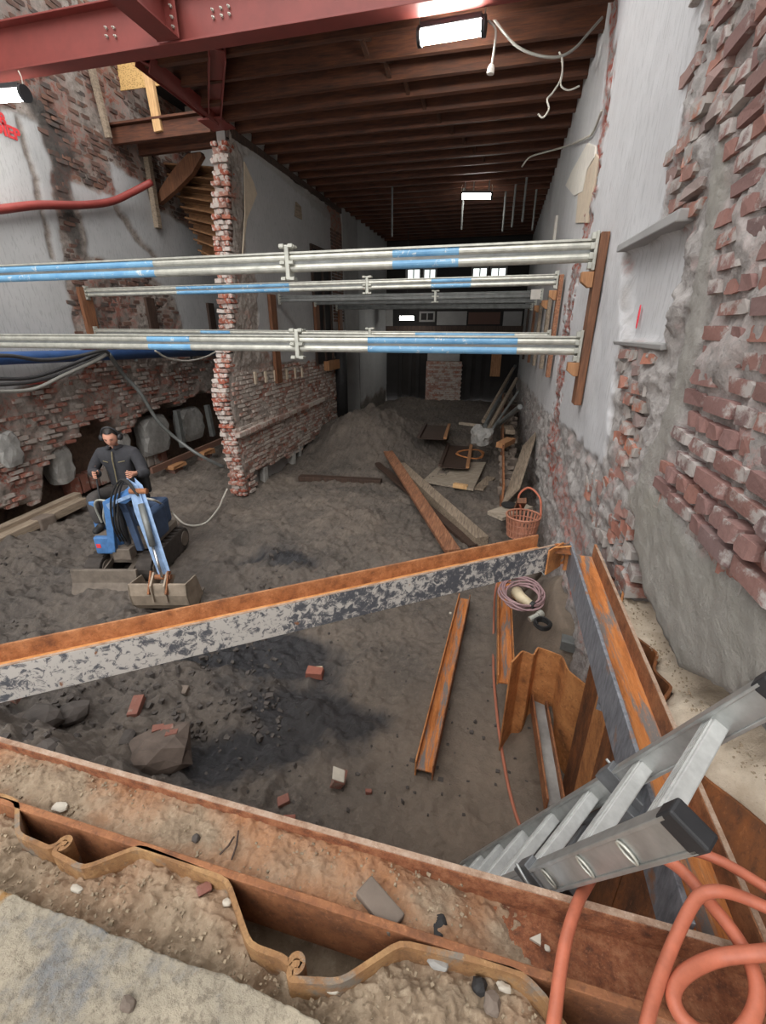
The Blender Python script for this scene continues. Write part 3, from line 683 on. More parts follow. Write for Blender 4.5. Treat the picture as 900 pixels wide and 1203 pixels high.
for x in (470, 481, 490, 549, 560, 572): back('door_stile', x, 414, x + 2, 474, 'dark_room', 0.12)
back('door_stile', 578, 414, 587, 442, 'wood_wedge', 0.14)
back('plaster_panel', 503, 414, 540, 424, 'dim_plaster', 0.14)
pier = back('brick_pier', 502, 424, 540, 472, 'brick_white', 0.2)
back('sill_beam', 470, 471, 552, 476, 'wood_dark', 0.3)
pr = MB()
for ci in range(18):
    p = onY(YB - 0.2, 503, 425); q = onY(YB - 0.2, 539, 471); z = q[2] + (p[2] - q[2]) * (ci + 0.5) / 18; x = p[0] + (0.08 if ci % 2 else 0)
    while x < q[0] - 0.1:
        pr.box((x + 0.1, YB - 0.2, z), (0.19, 0.06, 0.055), jit=0.008); x += 0.21
tag(pr.build('brickwork', M['brick_white'], pier), kind='stuff')
back('brick_panel', 551, 367, 587, 381, 'brick_dark', 0.12)
for k, (x0, x1, y0, y1, mt) in enumerate(((478, 494, 316, 330, 'window_light'), (498, 512, 316, 330, 'window_light'), (555.5, 572, 314.5, 329, 'window_light'), (577, 594, 314.5, 329, 'window_light'), (404, 412, 322, 329, 'window_light'), (494, 510, 367, 377, 'window_light_dim'))):
    p = onY(YB - 0.06, x0, y0); q = onY(YB - 0.06, x1, y1); cx_, cz_ = (p[0] + q[0]) / 2, (p[2] + q[2]) / 2; w, h = q[0] - p[0], p[2] - q[2]
    fr = MB()
    for s in (-1, 1):
        fr.box((cx_ + s * w / 2, YB - 0.06, cz_), (0.06, 0.1, h + 0.06)); fr.box((cx_, YB - 0.06, cz_ + s * h / 2), (w, 0.1, 0.06))
    wo = tag(fr.build('window_%d' % (k + 1), M['dim_plaster']), kind='structure')
    for s in (-1, 1):
        MB().box((cx_ + s * w / 4, YB - 0.04, cz_), (w / 2 - 0.04, 0.012, h - 0.05)).build('pane', M[mt], wo)
    MB().box((cx_, YB - 0.06, cz_), (0.04, 0.06, h)).build('glazing_bar', M['dim_plaster'], wo)

# ---- ceiling: boards on a row of joists
ceiling = MB().box((-1.75, 11.6, CEIL + 0.27), (5.3, 12.4, 0.05)).build('ceiling', M['ceiling_dark']); tag(ceiling, kind='structure')
bx = -4.3; k = 0
while bx < 0.8:
    MB().box((bx + 0.095, 8.6, CEIL + 0.235), (0.18, 6.2, 0.022)).build('ceiling_board', M['wood_joist_y'], ceiling); bx += 0.192
y = 5.72; jn = 0
joists = []
while y < 17.0:
    o = MB().box((0, 0, 0), (4.98, 0.075, 0.215), jit=0.006).build('joist', M['wood_joist'], ceiling); o.location = (-1.72, y, CEIL + 0.11); o.rotation_euler = (0, random.uniform(-.003, .003), random.uniform(-.004, .004)); joists.append(y)
    y += 0.46 + random.uniform(-0.03, 0.03); jn += 1
for i in range(9):
    ya_, yb_ = joists[i], joists[i + 1]
    for xb in (-1.75 + 0.14 * i, ):
        MB().bar((xb, ya_ + .03, CEIL + 0.03), (xb + 0.08, yb_ - .03, CEIL + 0.18), 0.045, 0.04).build('nogging', M['wood_joist_y'], ceiling)
        MB().bar((xb + .03, ya_ + .03, CEIL + 0.18), (xb + 0.05, yb_ - .03, CEIL + 0.04), 0.045, 0.04).build('nogging', M['wood_joist_y'], ceiling)
# unseen slabs added above only to keep the rooms below dark
tag(MB().box((-1.8, 12.4, 6.6), (5.5, 10.8, 0.25)).build('light_block_slab', M['shade_black']), kind='structure')
tag(MB().box((-5.5, 10.6, 6.9), (2.6, 3.5, 0.2)).build('light_block_slab', M['shade_black']), kind='structure')
# ---- pit floor: churned mud with a sand heap
def warp(a, b, n, c, k): 
    t = np.linspace(-1, 1, n); return c + (b - a) / 2 * (k * t + (1 - k) * t ** 3)
xa = np.linspace(-7.4, 1.0, 640); ya = 0.62 * np.exp(np.arange(0, 720) * 0.0046); ya = ya[ya < 17.3]
XX, YY = np.meshgrid(xa, ya, indexing='ij')
hz = 0.13 * fbm(XX, YY, 0.6, 3, 3) + 0.10 * fbm(XX, YY, 2.2, 4, 9, 0.55) + 0.035 * fbm(XX, YY, 11, 4, 14, 0.6) + 0.03 * ridg(XX, YY, 5.5, 3, 19) + 0.020 * fbm(XX, YY, 27, 3, 51, 0.6) * (0.4 + sstep(-0.3, 0.5, fbm(XX, YY, 1.7, 3, 66)))
left = sstep(-1.2, -2.6, XX) * sstep(6.5, 4.0, YY)
hz += left * (0.10 * ridg(XX, YY, 2.6, 4, 33) + 0.05 * fbm(XX, YY, 7, 4, 5))
hz *= 1 - 0.6 * sstep(-1.2, 0.2, XX) * sstep(5, 3.5, YY)
hz += 0.30 * sstep(9, 13.5, YY) * sstep(-5, -3, XX)
hp = onZ(0.3, 425, 540)
def bumpg(cx, cy, sx, sy, a=0.0):
    dx, dy = XX - cx, YY - cy; u = dx * math.cos(a) + dy * math.sin(a); v = -dx * math.sin(a) + dy * math.cos(a)
    return np.exp(-((u / sx) ** 2 + (v / sy) ** 2))
heap = 0.80 * np.clip(bumpg(-2.95, 10.5, 1.45, 1.5, 0.2) * 1.25 - 0.12, 0, 1)
hz += heap * (1 + 0.25 * fbm(XX, YY, 3, 4, 15))
hz += 0.45 * bumpg(-2.7, 1.2, 1.5, 0.55, -0.2) * (1 + 0.5 * ridg(XX, YY, 3.0, 4, 2)) + 0.25 * bumpg(-3.4, 2.2, 1.0, 0.5)
hz += 0.75 * np.clip(bumpg(0.72, 3.25, 0.30, 0.9) * 1.2 - .05, 0, 1) * sstep(2.3, 2.5, YY) + 0.30 * bumpg(0.75, 6.5, 0.32, 2.6)
hz += 0.10 * bumpg(-1.2, 2.45, 0.12, 0.12) + 0.06 * bumpg(-1.6, 2.3, 0.3, 0.25)
dmp = np.exp(-(((XX + 3.5) / 0.5) ** 2 + ((YY - 3.9) / 0.6) ** 2)); hz *= 1 - 0.8 * np.exp(-(((XX + 4.05) / 0.75) ** 2 + ((YY - 4.1) / 0.8) ** 2))
wq = fbm(XX, YY, 1.6, 4, 44)
wet = np.clip(2.2 * (bumpg(-1.45, 1.9, 0.75, 0.26, 0.45) + bumpg(-1.15, 2.45, 0.7, 0.20, 0.1) + 0.8 * bumpg(-2.2, 2.9, 0.6, 0.3) + 0.7 * bumpg(-1.7, 3.1, 0.5, 0.25) + 0.7 * bumpg(-3.2, 2.6, 0.6, 0.3, 0.2) + 0.5 * bumpg(-2.4, 4.6, 0.7, .25)) - 0.55 + 1.3 * wq + 0.5 * fbm(XX, YY, 8, 3, 3), 0, 0.92) + 0.28 * left
hz -= 0.05 * np.clip(wet, 0, 1)
tan = np.clip(sstep(-1.5, 0.4, XX) * sstep(4.2, 1.8, YY) * 0.75 + bumpg(0.62, 3.1, 0.4, 0.9) * 0.9 + 0.4 * fbm(XX, YY, 1.3, 3, 8) - 0.25 * sstep(5, 8, YY), 0, 1) * 0.8
floor = grid_mesh('floor', np.stack([XX, YY, hz], -1), M['mud'], dict(wet=wet, tan=tan), flip=False)
def ground(x, y):
    i = int(np.clip(np.searchsorted(xa, x), 1, len(xa) - 1)); j = int(np.clip(np.searchsorted(ya, y), 1, len(ya) - 1)); return float(hz[i, j])
# soil and rusty sheet-pile tops in front
ZT = 1.70
# front slab, soil strip, trough fill
xa2 = np.linspace(-1.5, 0.75, 560); ya2 = np.concatenate([np.linspace(-1.2, 0.2, 12), np.linspace(0.22, 0.56, 170)])
pile_line = [(-60, 930), (0, 933), (20, 940), (20, 981), (57, 995), (80, 998), (97, 1020), (163, 993), (267, 1033), (293, 1110), (340, 1128), (360, 1134), (400, 1153), (470, 1106), (560, 1128), (613, 1143), (640, 1170), (663, 1203), (690, 1235), (760, 1240)]
PL = [onZ(ZT, *p) for p in pile_line]
SX, SY = np.meshgrid(xa2, ya2, indexing='ij')
ly = np.interp(SX, [p[0] for p in PL], [p[1] for p in PL])
sy = np.interp(SX, [onZ(1.68, *p)[0] for p in ((0, 1043), (143, 1100), (230, 1133), (300, 1160), (400, 1215))], [onZ(1.68, *p)[1] for p in ((0, 1043), (143, 1100), (230, 1133), (300, 1160), (400, 1215))])
SYc = np.minimum(SY, ly - 0.006)
d = sy - SYc + 0.015 * fbm(SX, SYc, 12, 3, 4)
hs = 1.655 + 0.02 * fbm(SX, SYc, 9, 5, 3, 0.6) + 0.014 * fbm(SX, SYc, 34, 4, 7, 0.6) + 0.010 * ridg(SX, SYc, 22, 4, 8) + 0.006 * fbm(SX, SYc, 90, 3, 4, 0.6) - 0.02 * sstep(0.06, 0.0, d * -1) 
soil_strip = grid_mesh('ground', np.stack([SX, SYc, hs], -1), M['soil'], dict(rusty=0.25 * np.clip(fbm(SX, SYc, 8, 3, 2) * 2, 0, 1)))
# cast slab the photographer stands on
edge = [onZ(1.69, *p) for p in ((-500, 900), (-60, 1015), (0, 1043), (70, 1072), (143, 1100), (230, 1133), (262, 1142), (300, 1160), (345, 1180), (400, 1215))]
ex = np.linspace(-2.0, -0.10, 420); ey = np.interp(ex, [p[0] for p in edge], [p[1] for p in edge]) + 0.006 * fbm(ex, ex * 0, 25, 4, 2)
tv = np.concatenate([np.linspace(0, 0.8, 14), np.linspace(0.81, 1, 90), [1.0]])
EX_, TV = np.meshgrid(ex, tv, indexing='ij'); yb = -1.3; yy_ = yb + (np.repeat(ey[:, None], len(tv), 1) - yb) * TV
hh = 1.688 + 0.004 * fbm(EX_, yy_, 14, 4, 5) + 0.004 * fbm(EX_, yy_, 60, 3, 8, .6); hh[:, -1] = 1.55
grid_mesh('slab', np.stack([EX_, yy_, hh], -1), M['slab_concrete'], {})
# sandy ledge between right-hand sheet piles and the wall
lw = [onX(XR + 0.02, *p) for p in ((722, 660), (740, 700), (760, 722), (800, 790), (850, 850), (880, 880), (1000, 990), (1100, 1100))]
lp_px = [(748, 676), (733, 693), (729, 710), (741, 743), (773, 767), (768, 787), (790, 807), (771, 833), (790, 860), (827, 913), (870, 945), (905, 975), (1000, 1060)]
ZP = 1.62
LP = [onZ(ZP, *p) for p in lp_px]
yv = np.linspace(0.5, 2.3, 170); tv = np.linspace(0, 1, 26); YV, TV = np.meshgrid(yv, tv, indexing='ij')
wz = np.interp(yv, [p[1] for p in lw][::-1], [p[2] for p in lw][::-1])
pxx = np.interp(yv, [p[1] for p in LP][::-1], [p[0] for p in LP][::-1]) + 0.008
XV = pxx[:, None] + (XR + 0.16 - pxx[:, None]) * TV; ZV = (ZP - 0.03) + (wz[:, None] - ZP + 0.03) * TV ** 0.8 + 0.02 * fbm(YV, TV * 0.3, 9, 4, 3) + 0.008 * fbm(YV, XV, 40, 3, 1)
grid_mesh('ground_ledge', np.stack([XV, YV, ZV], -1), M['sand_pale'], {})

# unseen surroundings behind the camera; ground added to cut light from below
tag(MB().box((-3.0, -8.3, 1.55), (9.0, 14.0, 0.2)).build('ground_behind', M['slab_concrete']), kind='structure')
tag(MB().box((XL - 0.6, -1.4, 4.0), (0.8, 7.6, 8.0)).build('wall_left_near', M['dim_plaster']), kind='structure')
tag(MB().box((XR + 0.45, -4.5, 4.2), (0.4, 9.6, 8.8)).build('wall_right_near', M['dim_plaster']), kind='structure')
# ------------------------------------------------------------------ steel: H-beams, sheet piles, shoring, red frame
def h_beam(name, label, cat, A, B, w, fl, mats, tf=0.014, tw=0.012, group=None, up=(0, 0, 1), extra=None, bev=0.002, parts=True):
    """web horizontal, flanges upright.  A, B: ends of the web's centre line; mats: web, right flange, left flange"""
    A = Vector([float(c) for c in A]); B = Vector([float(c) for c in B]); y = (B - A).normalized(); x = y.cross(Vector(up)).normalized(); z = x.cross(y)
    o = thing(name, label, cat, A - z * fl / 2, group)
    MB().bar(A, B, w - tf, tw, up).build('web', mats[0], o)
    for s, m in ((1, mats[1]), (-1, mats[2])):
        MB().bar(A + x * s * w / 2, B + x * s * w / 2, tf, fl, up).build('flange', m, o, bevel=bev)
    return o, x, z
# front wale along the edge of the pit
wa, wb = np.array([-1.9, 0.575, ZT - 0.075]), np.array([0.76, 0.545, ZT - 0.075])
wale, wx, wz_ = h_beam('wale_beam', 'long rusty steel wale beam in front, its trough filled with sand', 'beam', wa, wb, 0.135, 0.15, [M['rust_speckle'], M['rust_brown'], M['rust_speckle']], 0.016)
MB().bar(wa + [0, .0675, .076], wb + [0, .0675, .076], 0.013, 0.003).build('flange_edge', M['edge_pale'], wale)
# sand lying in its trough
gx = np.linspace(-1.9, 0.30, 620); gy = np.linspace(-0.062, 0.060, 44); GX, GY = np.meshgrid(gx, gy, indexing='ij')
yc = 0.575 - 0.03 * (GX + 1.9) / 2.66
gh = -0.02 * sstep(0.1, 0.28, GX) + ZT - 0.067 + 0.042 * sstep(0.22, -0.1, GX + GY * 1.8 + 0.04 * fbm(GX, GY, 8, 3, 1)) + 0.010 * fbm(GX, GY, 18, 4, 6) + 0.009 * fbm(GX, GY, 60, 4, 3, 0.65)
sand = grid_mesh('trough_sand', np.stack([GX, yc + GY, gh], -1), M['soil'], dict(rusty=np.clip(0.12 + 1.0 * fbm(GX, GY, 6, 4, 9) + 0.22 * sstep(0.0, 0.06, np.abs(GY)), 0, 1)), kind='stuff')
tag(sand, 'brown sand and grit filling the trough of the front wale beam', 'sand')

# U-shaped sheet piles, extruded from their plan outline
def offset_poly(pts, t):
    P = [Vector((p[0], p[1], 0)) for p in pts]; L, R = [], []
    for i in range(len(P)):
        d = (P[min(i + 1, len(P) - 1)] - P[max(i - 1, 0)]).normalized(); n = Vector((-d.y, d.x, 0)); L.append(P[i] + n * t / 2); R.append(P[i] - n * t / 2)
    return L + R[::-1]
def curl(c, r, a0, a1, n=7): return [(c[0] + r * math.cos(a0 + (a1 - a0) * k / n), c[1] + r * math.sin(a0 + (a1 - a0) * k / n)) for k in range(n + 1)]
def rounded(pts, r=0.018):
    out = [pts[0]]
    for i in range(1, len(pts) - 1):
        a, b, c = (np.array(pts[i - 1][:2]), np.array(pts[i][:2]), np.array(pts[i + 1][:2]))
        u = a - b; v = c - b; lu, lv = np.linalg.norm(u), np.linalg.norm(v); k = min(r, lu * .45, lv * .45)
        p, q = b + u / lu * k, b + v / lv * k
        out += [tuple(p), tuple((p + q) / 4 + b / 2), tuple(q)]
    return out + [pts[-1]]
def sheet_pile(label, pts, z0, z1, mat, t=0.010, lean=(0, 0), group='rusty sheet piles'):
    pl = offset_poly(rounded([tuple(p[:2]) for p in pts]), t); n = len(pl) // 2
    b = MB(); zs = [z1, z1 - 0.05, (z0 + z1) / 2, z0]; m = len(pl)
    for z in zs: b.v += [(p.x + lean[0] * (z - z1), p.y + lean[1] * (z - z1), z) for p in pl]
    for k in range(len(zs) - 1):
        for i in range(m): b.f.append((k * m + i, k * m + (i + 1) % m, (k + 1) * m + (i + 1) % m, (k + 1) * m + i))
    for i in range(n - 1): b.f.append((i, m - 1 - i, m - 2 - i, i + 1))
    b.m = [0] * len(b.f)
    return tag(b.build('sheet_pile', mat, None, bevel=0), label, 'sheet pile', group)
zp2 = lambda *ps: [onZ(ZT, *p) for p in ps]
c1 = onZ(ZT, 75, 990); c2 = onZ(ZT, 348, 1131)
sheet_pile('rusty sheet pile top at the left edge, ending in a curled lock', zp2((-120, 905), (-60, 925), (0, 934), (20, 941), (20, 980), (57, 996)) + curl(c1, 0.013, math.radians(200), math.radians(-90)), -0.4, ZT, M['pile_rust'])
sheet_pile('rusty sheet pile top in the middle, between two curled locks', curl(c1 + [0.004, -0.012, 0], 0.012, math.radians(60), math.radians(250))[::1] + zp2((97, 1020), (163, 994), (267, 1034), (293, 1110), (332, 1124)) + curl(c2, 0.013, math.radians(200), math.radians(-90)), -0.4, ZT, M['pile_rust'])
sheet_pile('rusty sheet pile top lower right, running under the orange hose', curl(c2 + [0.004, -0.012, 0], 0.012, math.radians(60), math.radians(250)) + zp2((400, 1153), (470, 1107), (560, 1128), (613, 1143), (640, 1170), (663, 1205), (690, 1240), (770, 1250)), -0.4, ZT, M['pile_rust'])
# soil deep in the pockets
b = MB(); b.box((-0.6, 0.44, 1.30), (2.7, 0.2, 0.3)); 
tag(grid_mesh('pocket_soil', np.stack([GX, 0.49 + GY * 2.4, 1.47 + 0.03 * fbm(GX, GY, 9, 4, 3)], -1), M['soil'], dict(rusty=0 * GX), kind='stuff'), 'dark loose soil at the bottom of the pile pockets', 'soil')

# right-hand pile row below the wall
lp = [onZ(ZP, *p) for p in lp_px]
RP = 'rusty sheet piles'
sheet_pile('rusty sheet pile farthest along the right wall, beside the beam end', lp[0:4], 0.0, ZP, M['rust_orange'])
sheet_pile('rusty sheet pile beside the sandy ledge, middle of the right row', [lp[3] + [0.0, -0.004, 0]] + lp[4:9], -0.3, ZP, M['rust_dark'])
sheet_pile('rusty sheet pile under the ladder top, nearest of the right row', [lp[8] + [0.0, -0.006, 0]] + lp[9:13], -0.3, ZP, M['rust_dark'])
zc = 0.80
cp = [onZ(zc, *p) for p in ((601, 778), (614, 764), (627, 770), (633, 768), (662, 779), (668, 788), (693, 808))]
for i_ in (3, 4): cp[i_] = cp[i_] + np.array([0.0, 0.07, 0])
sheet_pile('low rusty sheet pile standing across the pit beside the soil heap', cp + [onZ(zc, 700, 811)], 0.0, zc, M['rust_orange'])
cp2 = [onZ(0.95, 697, 807), onZ(0.95, 706, 850), onZ(0.95, 745, 900), onZ(0.95, 760, 980)]
sheet_pile('rusty sheet pile flank in shadow under the right beam', [(0.66, 2.19, 0), (0.67, 1.90, 0), (0.62, 1.55, 0), (0.64, 1.25, 0)], -0.2, 1.45, M['rust_dark'])

# right wale beam, parallel to the wall
A2, B2 = np.array([0.545, 0.635, ZT - 0.085]), np.array([0.548, 2.40, ZT - 0.085])
b2, x2, z2 = h_beam('wale_beam', 'rusty orange steel beam along the right wall, under the ladder', 'beam', A2, B2, 0.128, 0.17, [M['rust_bright'], M['rust_brown'], M['steel_grey_blue']], 0.013)
MB().box((0.47, 2.36, ZT - 0.085), (0.02, 0.012, 0.15)).build('stiffener', M['rust_orange'], b2)
MB().box((0.611, 1.48, ZT + 0.001), (0.012, 1.74, 0.003)).build('flange_edge', M['edge_pale'], b2)
# diagonal strut beam crossing the pit
fa, fb = onZ(ZT, 0, 757), onZ(ZT, 650, 627); na, nb = onZ(ZT, 0, 785), onZ(ZT, 640, 641)
A1 = (fa + na) / 2; B1 = (fb + nb) / 2; dirv = (B1 - A1) / np.linalg.norm(B1 - A1)
A1 = A1 - dirv * 0.9; B1 = B1 - dirv * 0.02; A1[2] = B1[2] = ZT - 0.075
wd = 0.135
b1, x1, z1 = h_beam('strut_beam', 'long H-beam strut across the pit with flaking white and black paint', 'beam', A1, B1, wd, 0.15, [M['web_orange'], M['flaked_paint'], M['rust_strip']], 0.012)
for s in (1, -1):
    MB().bar(Vector(A1) + x1 * s * wd / 2 + Vector((0, 0, 0.0765)), Vector(B1) + x1 * s * wd / 2 + Vector((0, 0, 0.0765)), 0.010, 0.004).build('flange_edge', M['edge_pale' if s > 0 else 'rust_strip'], b1)
# welded end bracket between the strut and the right beam
br = thing('end_bracket', 'orange rusty welded bracket joining strut beam and right beam', 'bracket', (0.44, 2.36, ZT - 0.15))
e0 = Vector(B1) + Vector((0.0, 0.02, 0)); 
MB().box((0.40, 2.32, ZT - 0.075), (0.010, 0.15, 0.15), RZ(-0.62)).build('end_plate', M['rust_orange'], br, bevel=0.002)
MB().box((0.435, 2.375, ZT - 0.07), (0.085, 0.008, 0.13), RZ(0.35)).build('back_plate', M['rust_bright'], br, bevel=0.002)
MB().box((0.435, 2.34, ZT - 0.03), (0.085, 0.09, 0.008)).build('top_plate', M['rust_dark'], br, bevel=0.002)
MB().bar((0.385, 2.30, ZT + 0.0), (0.478, 2.34, ZT + 0.0), 0.006, 0.006).build('weld_rod', M['web_orange'], br)

# loose steel lying in the pit
def beam_on_floor(label, p, q, w, fl, mats, lift=0.0, name='steel_beam'):
    p = np.array(p, float); q = np.array(q, float)
    p[2] = ground(p[0], p[1]) + fl / 2 + lift; q[2] = ground(q[0], q[1]) + fl / 2 + lift
    return h_beam(name, label, 'beam', p, q, w, fl, mats, 0.010, 0.010, group=None)
fp, fq = onZ(0.1, 498, 905), onZ(0.1, 546, 699)
o, xf, _ = beam_on_floor('short orange rusty I-beam lying alone on the bare mud', fp, fq, 0.115, 0.13, [M['rust_bright'], M['rust_brown'], M['rust_orange']])
MB().bar(Vector(fp) + Vector((0.0, 1.6, 0.13)), Vector(fp) + Vector((0.002, 1.615, 0.135)), 0.02, 0.012).build('pale_spot', M['pebble_white'], o)
c0, c1_ = onZ(0.46, 594, 803), onZ(0.50, 588, 676)
ch = thing('steel_channel', 'orange rusty channel section under the coiled cable', 'beam', c0)
MB().bar(c0, c1_ + [0.03, 0, 0.0], 0.10, 0.012).build('web', M['rust_bright'], ch)
for s in (-1, 1):
    MB().bar(c0 + [s * 0.056, 0, 0.02], c1_ + [s * 0.056 + 0.03, 0, 0.02], 0.010, 0.09).build('flange', M['rust_orange'], ch, bevel=0.002)
f0, f1 = onZ(0.33, 652, 950), onZ(0.33, 632, 824)
ch = thing('steel_channel', 'rusty channel full of grey concrete beside the low sheet pile', 'beam', f0)
MB().bar(f0, f1, 0.075, 0.03).build('concrete_fill', M['stone_block'], ch)
for s in (-1, 1):
    MB().bar(f0 + [s * 0.045, 0, 0.01], f1 + [s * 0.045, 0, 0.01], 0.012, 0.11).build('flange', M['rust_brown'], ch, bevel=0.002)
MB().box((0.60, 1.62, 1.30), (0.10, 0.05, 0.03), RZ(-.3)).build('steel_offcut', M['steel_grey_blue']); tag(D.objects['steel_offcut'], 'small grey steel cleat below the right beam', 'steel offcut')
p = onZ(0.72, 671, 757)
tag(MB().box((p[0], p[1], ground(p[0], p[1]) + 0.03), (0.13, 0.09, 0.07), RZ(-.2), jit=0.006).build('steel_offcut', M['galv_dark'], bevel=0.004), 'dark grey block lying on the soil heap beside the right beam', 'steel offcut')

# ------------------------------------------------------------------ red steel frame
YR = 5.30; k = YR / 5.6
rb = thing('steel_beam', 'big red primed steel I-beam across the top of the photo', 'beam', (-3, YR, 5.44))
zb = 2.8 + 2.77 * k
MB().box((-3.0, YR, zb + 0.008), (7.3, 0.20, 0.016)).build('flange', M['red_primer'], rb, bevel=0.003)
MB().box((-3.0, YR, zb + 0.40), (7.3, 0.20, 0.016)).build('flange', M['red_primer'], rb, bevel=0.003)
MB().box((-3.0, YR, zb + 0.20), (7.3, 0.012, 0.385)).build('web', M['red_primer'], rb)
def bolt(p, axis, r=0.016, parent=None, mat='galv'):
    R = {'y': Matrix.Rotation(math.pi / 2, 3, 'X'), 'x': Matrix.Rotation(math.pi / 2, 3, 'Y'), 'z': Matrix.Identity(3)}[axis]
    return MB().lathe([(r, -0.012), (r, 0.012), (r * .5, 0.013), (r * .5, 0.03)], p, 6, R).build('bolt', M[mat], parent)
for grp in ([(125, 33), (134, 33), (126, 43), (136, 43)], [(250, 12), (260, 10), (269, 8), (251, 21), (261, 19), (270, 17)]):
    for q in grp:
        p = onY(YR - 0.015, *q); bolt(p, 'y', 0.013, rb)
# cross beam coming towards the viewer
xc = onY(YR, 204, 36)[0]
rc = thing('steel_beam', 'red primed steel cross beam bolted to the big red beam', 'beam', (xc, YR, zb))
MB().box((xc, YR - 1.6, zb + 0.03), (0.24, 3.0, 0.016)).build('flange', M['red_primer'], rc, bevel=0.003)
MB().box((xc, YR - 1.6, zb + 0.20), (0.012, 3.0, 0.34)).build('web', M['red_primer'], rc)
MB().box((xc, YR - 1.6, zb + 0.38), (0.24, 3.0, 0.016)).build('flange', M['red_primer'], rc, bevel=0.003)
MB().box((xc, YR - 0.115, zb + 0.20), (0.26, 0.016, 0.36)).build('end_plate', M['red_primer'], rc, bevel=0.003)
for sx in (0.09,):
    for zz in (0.10, 0.17, 0.25): bolt((xc + sx, YR - 0.13, zb + zz), 'y', 0.014, rc)
# braces that carry the beam on the brick wall
ap = np.array([(XM + XM2) / 2 + 0.05, 7.15, 5.56])
def brace(label, top, w=0.16):
    o = thing('steel_brace', label, 'beam', ap)
    t = np.array(top); d = Vector(t - ap).normalized(); x = d.cross(Vector((0, 1, 0))).normalized(); y = x.cross(d)
    for s in (-1, 1): MB().bar(ap + np.array(y * s * w / 2), t + np.array(y * s * w / 2), w * 0.95, 0.014, y).build('flange', M['red_primer'], o, bevel=0.002)
    MB().bar(ap, t, 0.012, w - 0.014, y).build('web', M['red_primer'], o)
    return o
t1 = onY(YR + 0.25, 168, 72); t2 = onY(YR + 0.25, 255, 58)
brace('red steel brace slanting up left from the brick wall top', t1); brace('short red steel brace standing up right on the brick wall top', t2)
pl = thing('bearing_plate', 'red steel bearing plate on top of the brick wall', 'plate', ap)
MB().box((ap[0], ap[1] + 0.05, 5.50), (0.36, 0.40, 0.025)).build('base_plate', M['red_primer'], pl, bevel=0.003); MB().box((ap[0], ap[1] + 0.05, 5.53), (0.22, 0.26, 0.04)).build('packing', M['rust_brown'], pl)

# ------------------------------------------------------------------ aluminium-like shoring struts on timber boards
XBD = 0.62
def strut(label, yr, zr, xl, zl, r, blue, couplers, group, yl=None, xr=XBD - 0.025, dark=False, plate=(True, True), mini=False):
    yl = yr if yl is None else yl
    a = Vector((xl, yl, zl)); b = Vector((xr, yr, zr)); L = (b - a).length; d = (b - a).normalized()
    o = thing('shoring_strut', label, 'strut', (a + b) / 2, group)
    cuts = sorted([0.0, 1.0] + [c for s in blue for c in s])
    mats = [M['galv_dark'] if dark else M['galv_light'], M['blue_paint']]
    for dz, rr in ((r * 1.12, r), (-r * 1.12, r)):
        m = MB()
        for c0, c1 in zip(cuts[:-1], cuts[1:]):
            mid = (c0 + c1) / 2; isb = any(s[0] <= mid <= s[1] for s in blue)
            m.tube([a + d * L * c0 + Vector((0, 0, dz)), a + d * L * c1 + Vector((0, 0, dz))], rr, 14, 1 if isb else 0)
        m.build('tube', mats, o, smooth=False)
    m = MB()
    for c0, c1 in zip(cuts[:-1], cuts[1:]):
        mid = (c0 + c1) / 2; isb = any(s[0] <= mid <= s[1] for s in blue)
        for dy in (-r * 0.5, r * .5):
            m.bar(a + d * L * c0 + Vector((0, dy, 0)), a + d * L * c1 + Vector((0, dy, 0)), 0.006, r * 1.3, (0, 0, 1), 0)
    m.build('web_strip', [M['galv_dark'], M['galv_dark']], o)
    m = MB()
    for dz in (r * 2.25,): m.bar(a + Vector((0, -r * .4, dz)), b + Vector((0, -r * .4, dz)), r * 1.1, r * .45)
    m.build('top_rib', mats[0], o)
    for c in couplers:
        p = a + d * L * c; m = MB(); q = r * 4.6
        m.box(p, (0.04, r * 3.0, q * 1.7)); m.box(p + Vector((0, 0, q * .8)), (0.13, r * 2.4, r * .7)); m.box(p - Vector((0, 0, q * .8)), (0.10, r * 2.4, r * .7))
        cp = m.build('coupler', M['galv'], o, bevel=0.006)
        for sz in (-1, 0, 1):
            for dx_ in (-0.04, 0.04):
                attach(MB().lathe([(r * .55, -0.02), (r * .55, 0.02)], p + Vector((dx_, -r * 1.4, sz * q * .8)), 6, Matrix.Rotation(math.pi / 2, 3, 'Y')).build('clamp_bolt', M['galv'], None), cp)
    for end, on_ in ((b, plate[1]), (a, plate[0])):
        if on_:
            s = 1 if end is b else -1
            pl = MB().box(end + Vector((s * 0.012, 0, 0)), (0.024, r * 3.6, r * 7.6)).build('end_plate', M['galv'], o, bevel=0.004)
            for k in range(4):
                attach(MB().box(end + Vector((-s * 0.012, -r * 1.1, (k - 1.5) * r * 1.9)), (0.03, r * 1.6, r * 1.3)).build('lug', M['galv'], None, bevel=0.004), pl)
    return o
def board(label, x, y, z0, z1, w, t, mat, group='upright bearing boards', lean=0.0, wedges=(), sx=-1):
    o = thing('bearing_board', label, 'board', (x, y, z0), group)
    MB().bar((x, y + lean, z0), (x, y - lean, z1), w, t, (sx, 0, 0)).build('plank', M[mat], o, bevel=0.004)
    return o
def wedge(label, x, y, z, s, sx=-1, group='timber wedges under the struts'):
    o = MB(); d = 0.09 * s; h = 0.11 * s; w = 0.075 * s
    o.prism([(x, y - w / 2, z + h / 2), (x + sx * d, y - w / 2, z + h / 2), (x + sx * d, y - w / 2, z - h * .1), (x + sx * d * .35, y - w / 2, z - h / 2), (x, y - w / 2, z - h / 2)], (0, w, 0))
    return tag(o.build('wedge', M['wood_wedge'], None, bevel=0.003), label, 'wedge', group)
P0 = lambda v, x, y: onX(v, x, y)
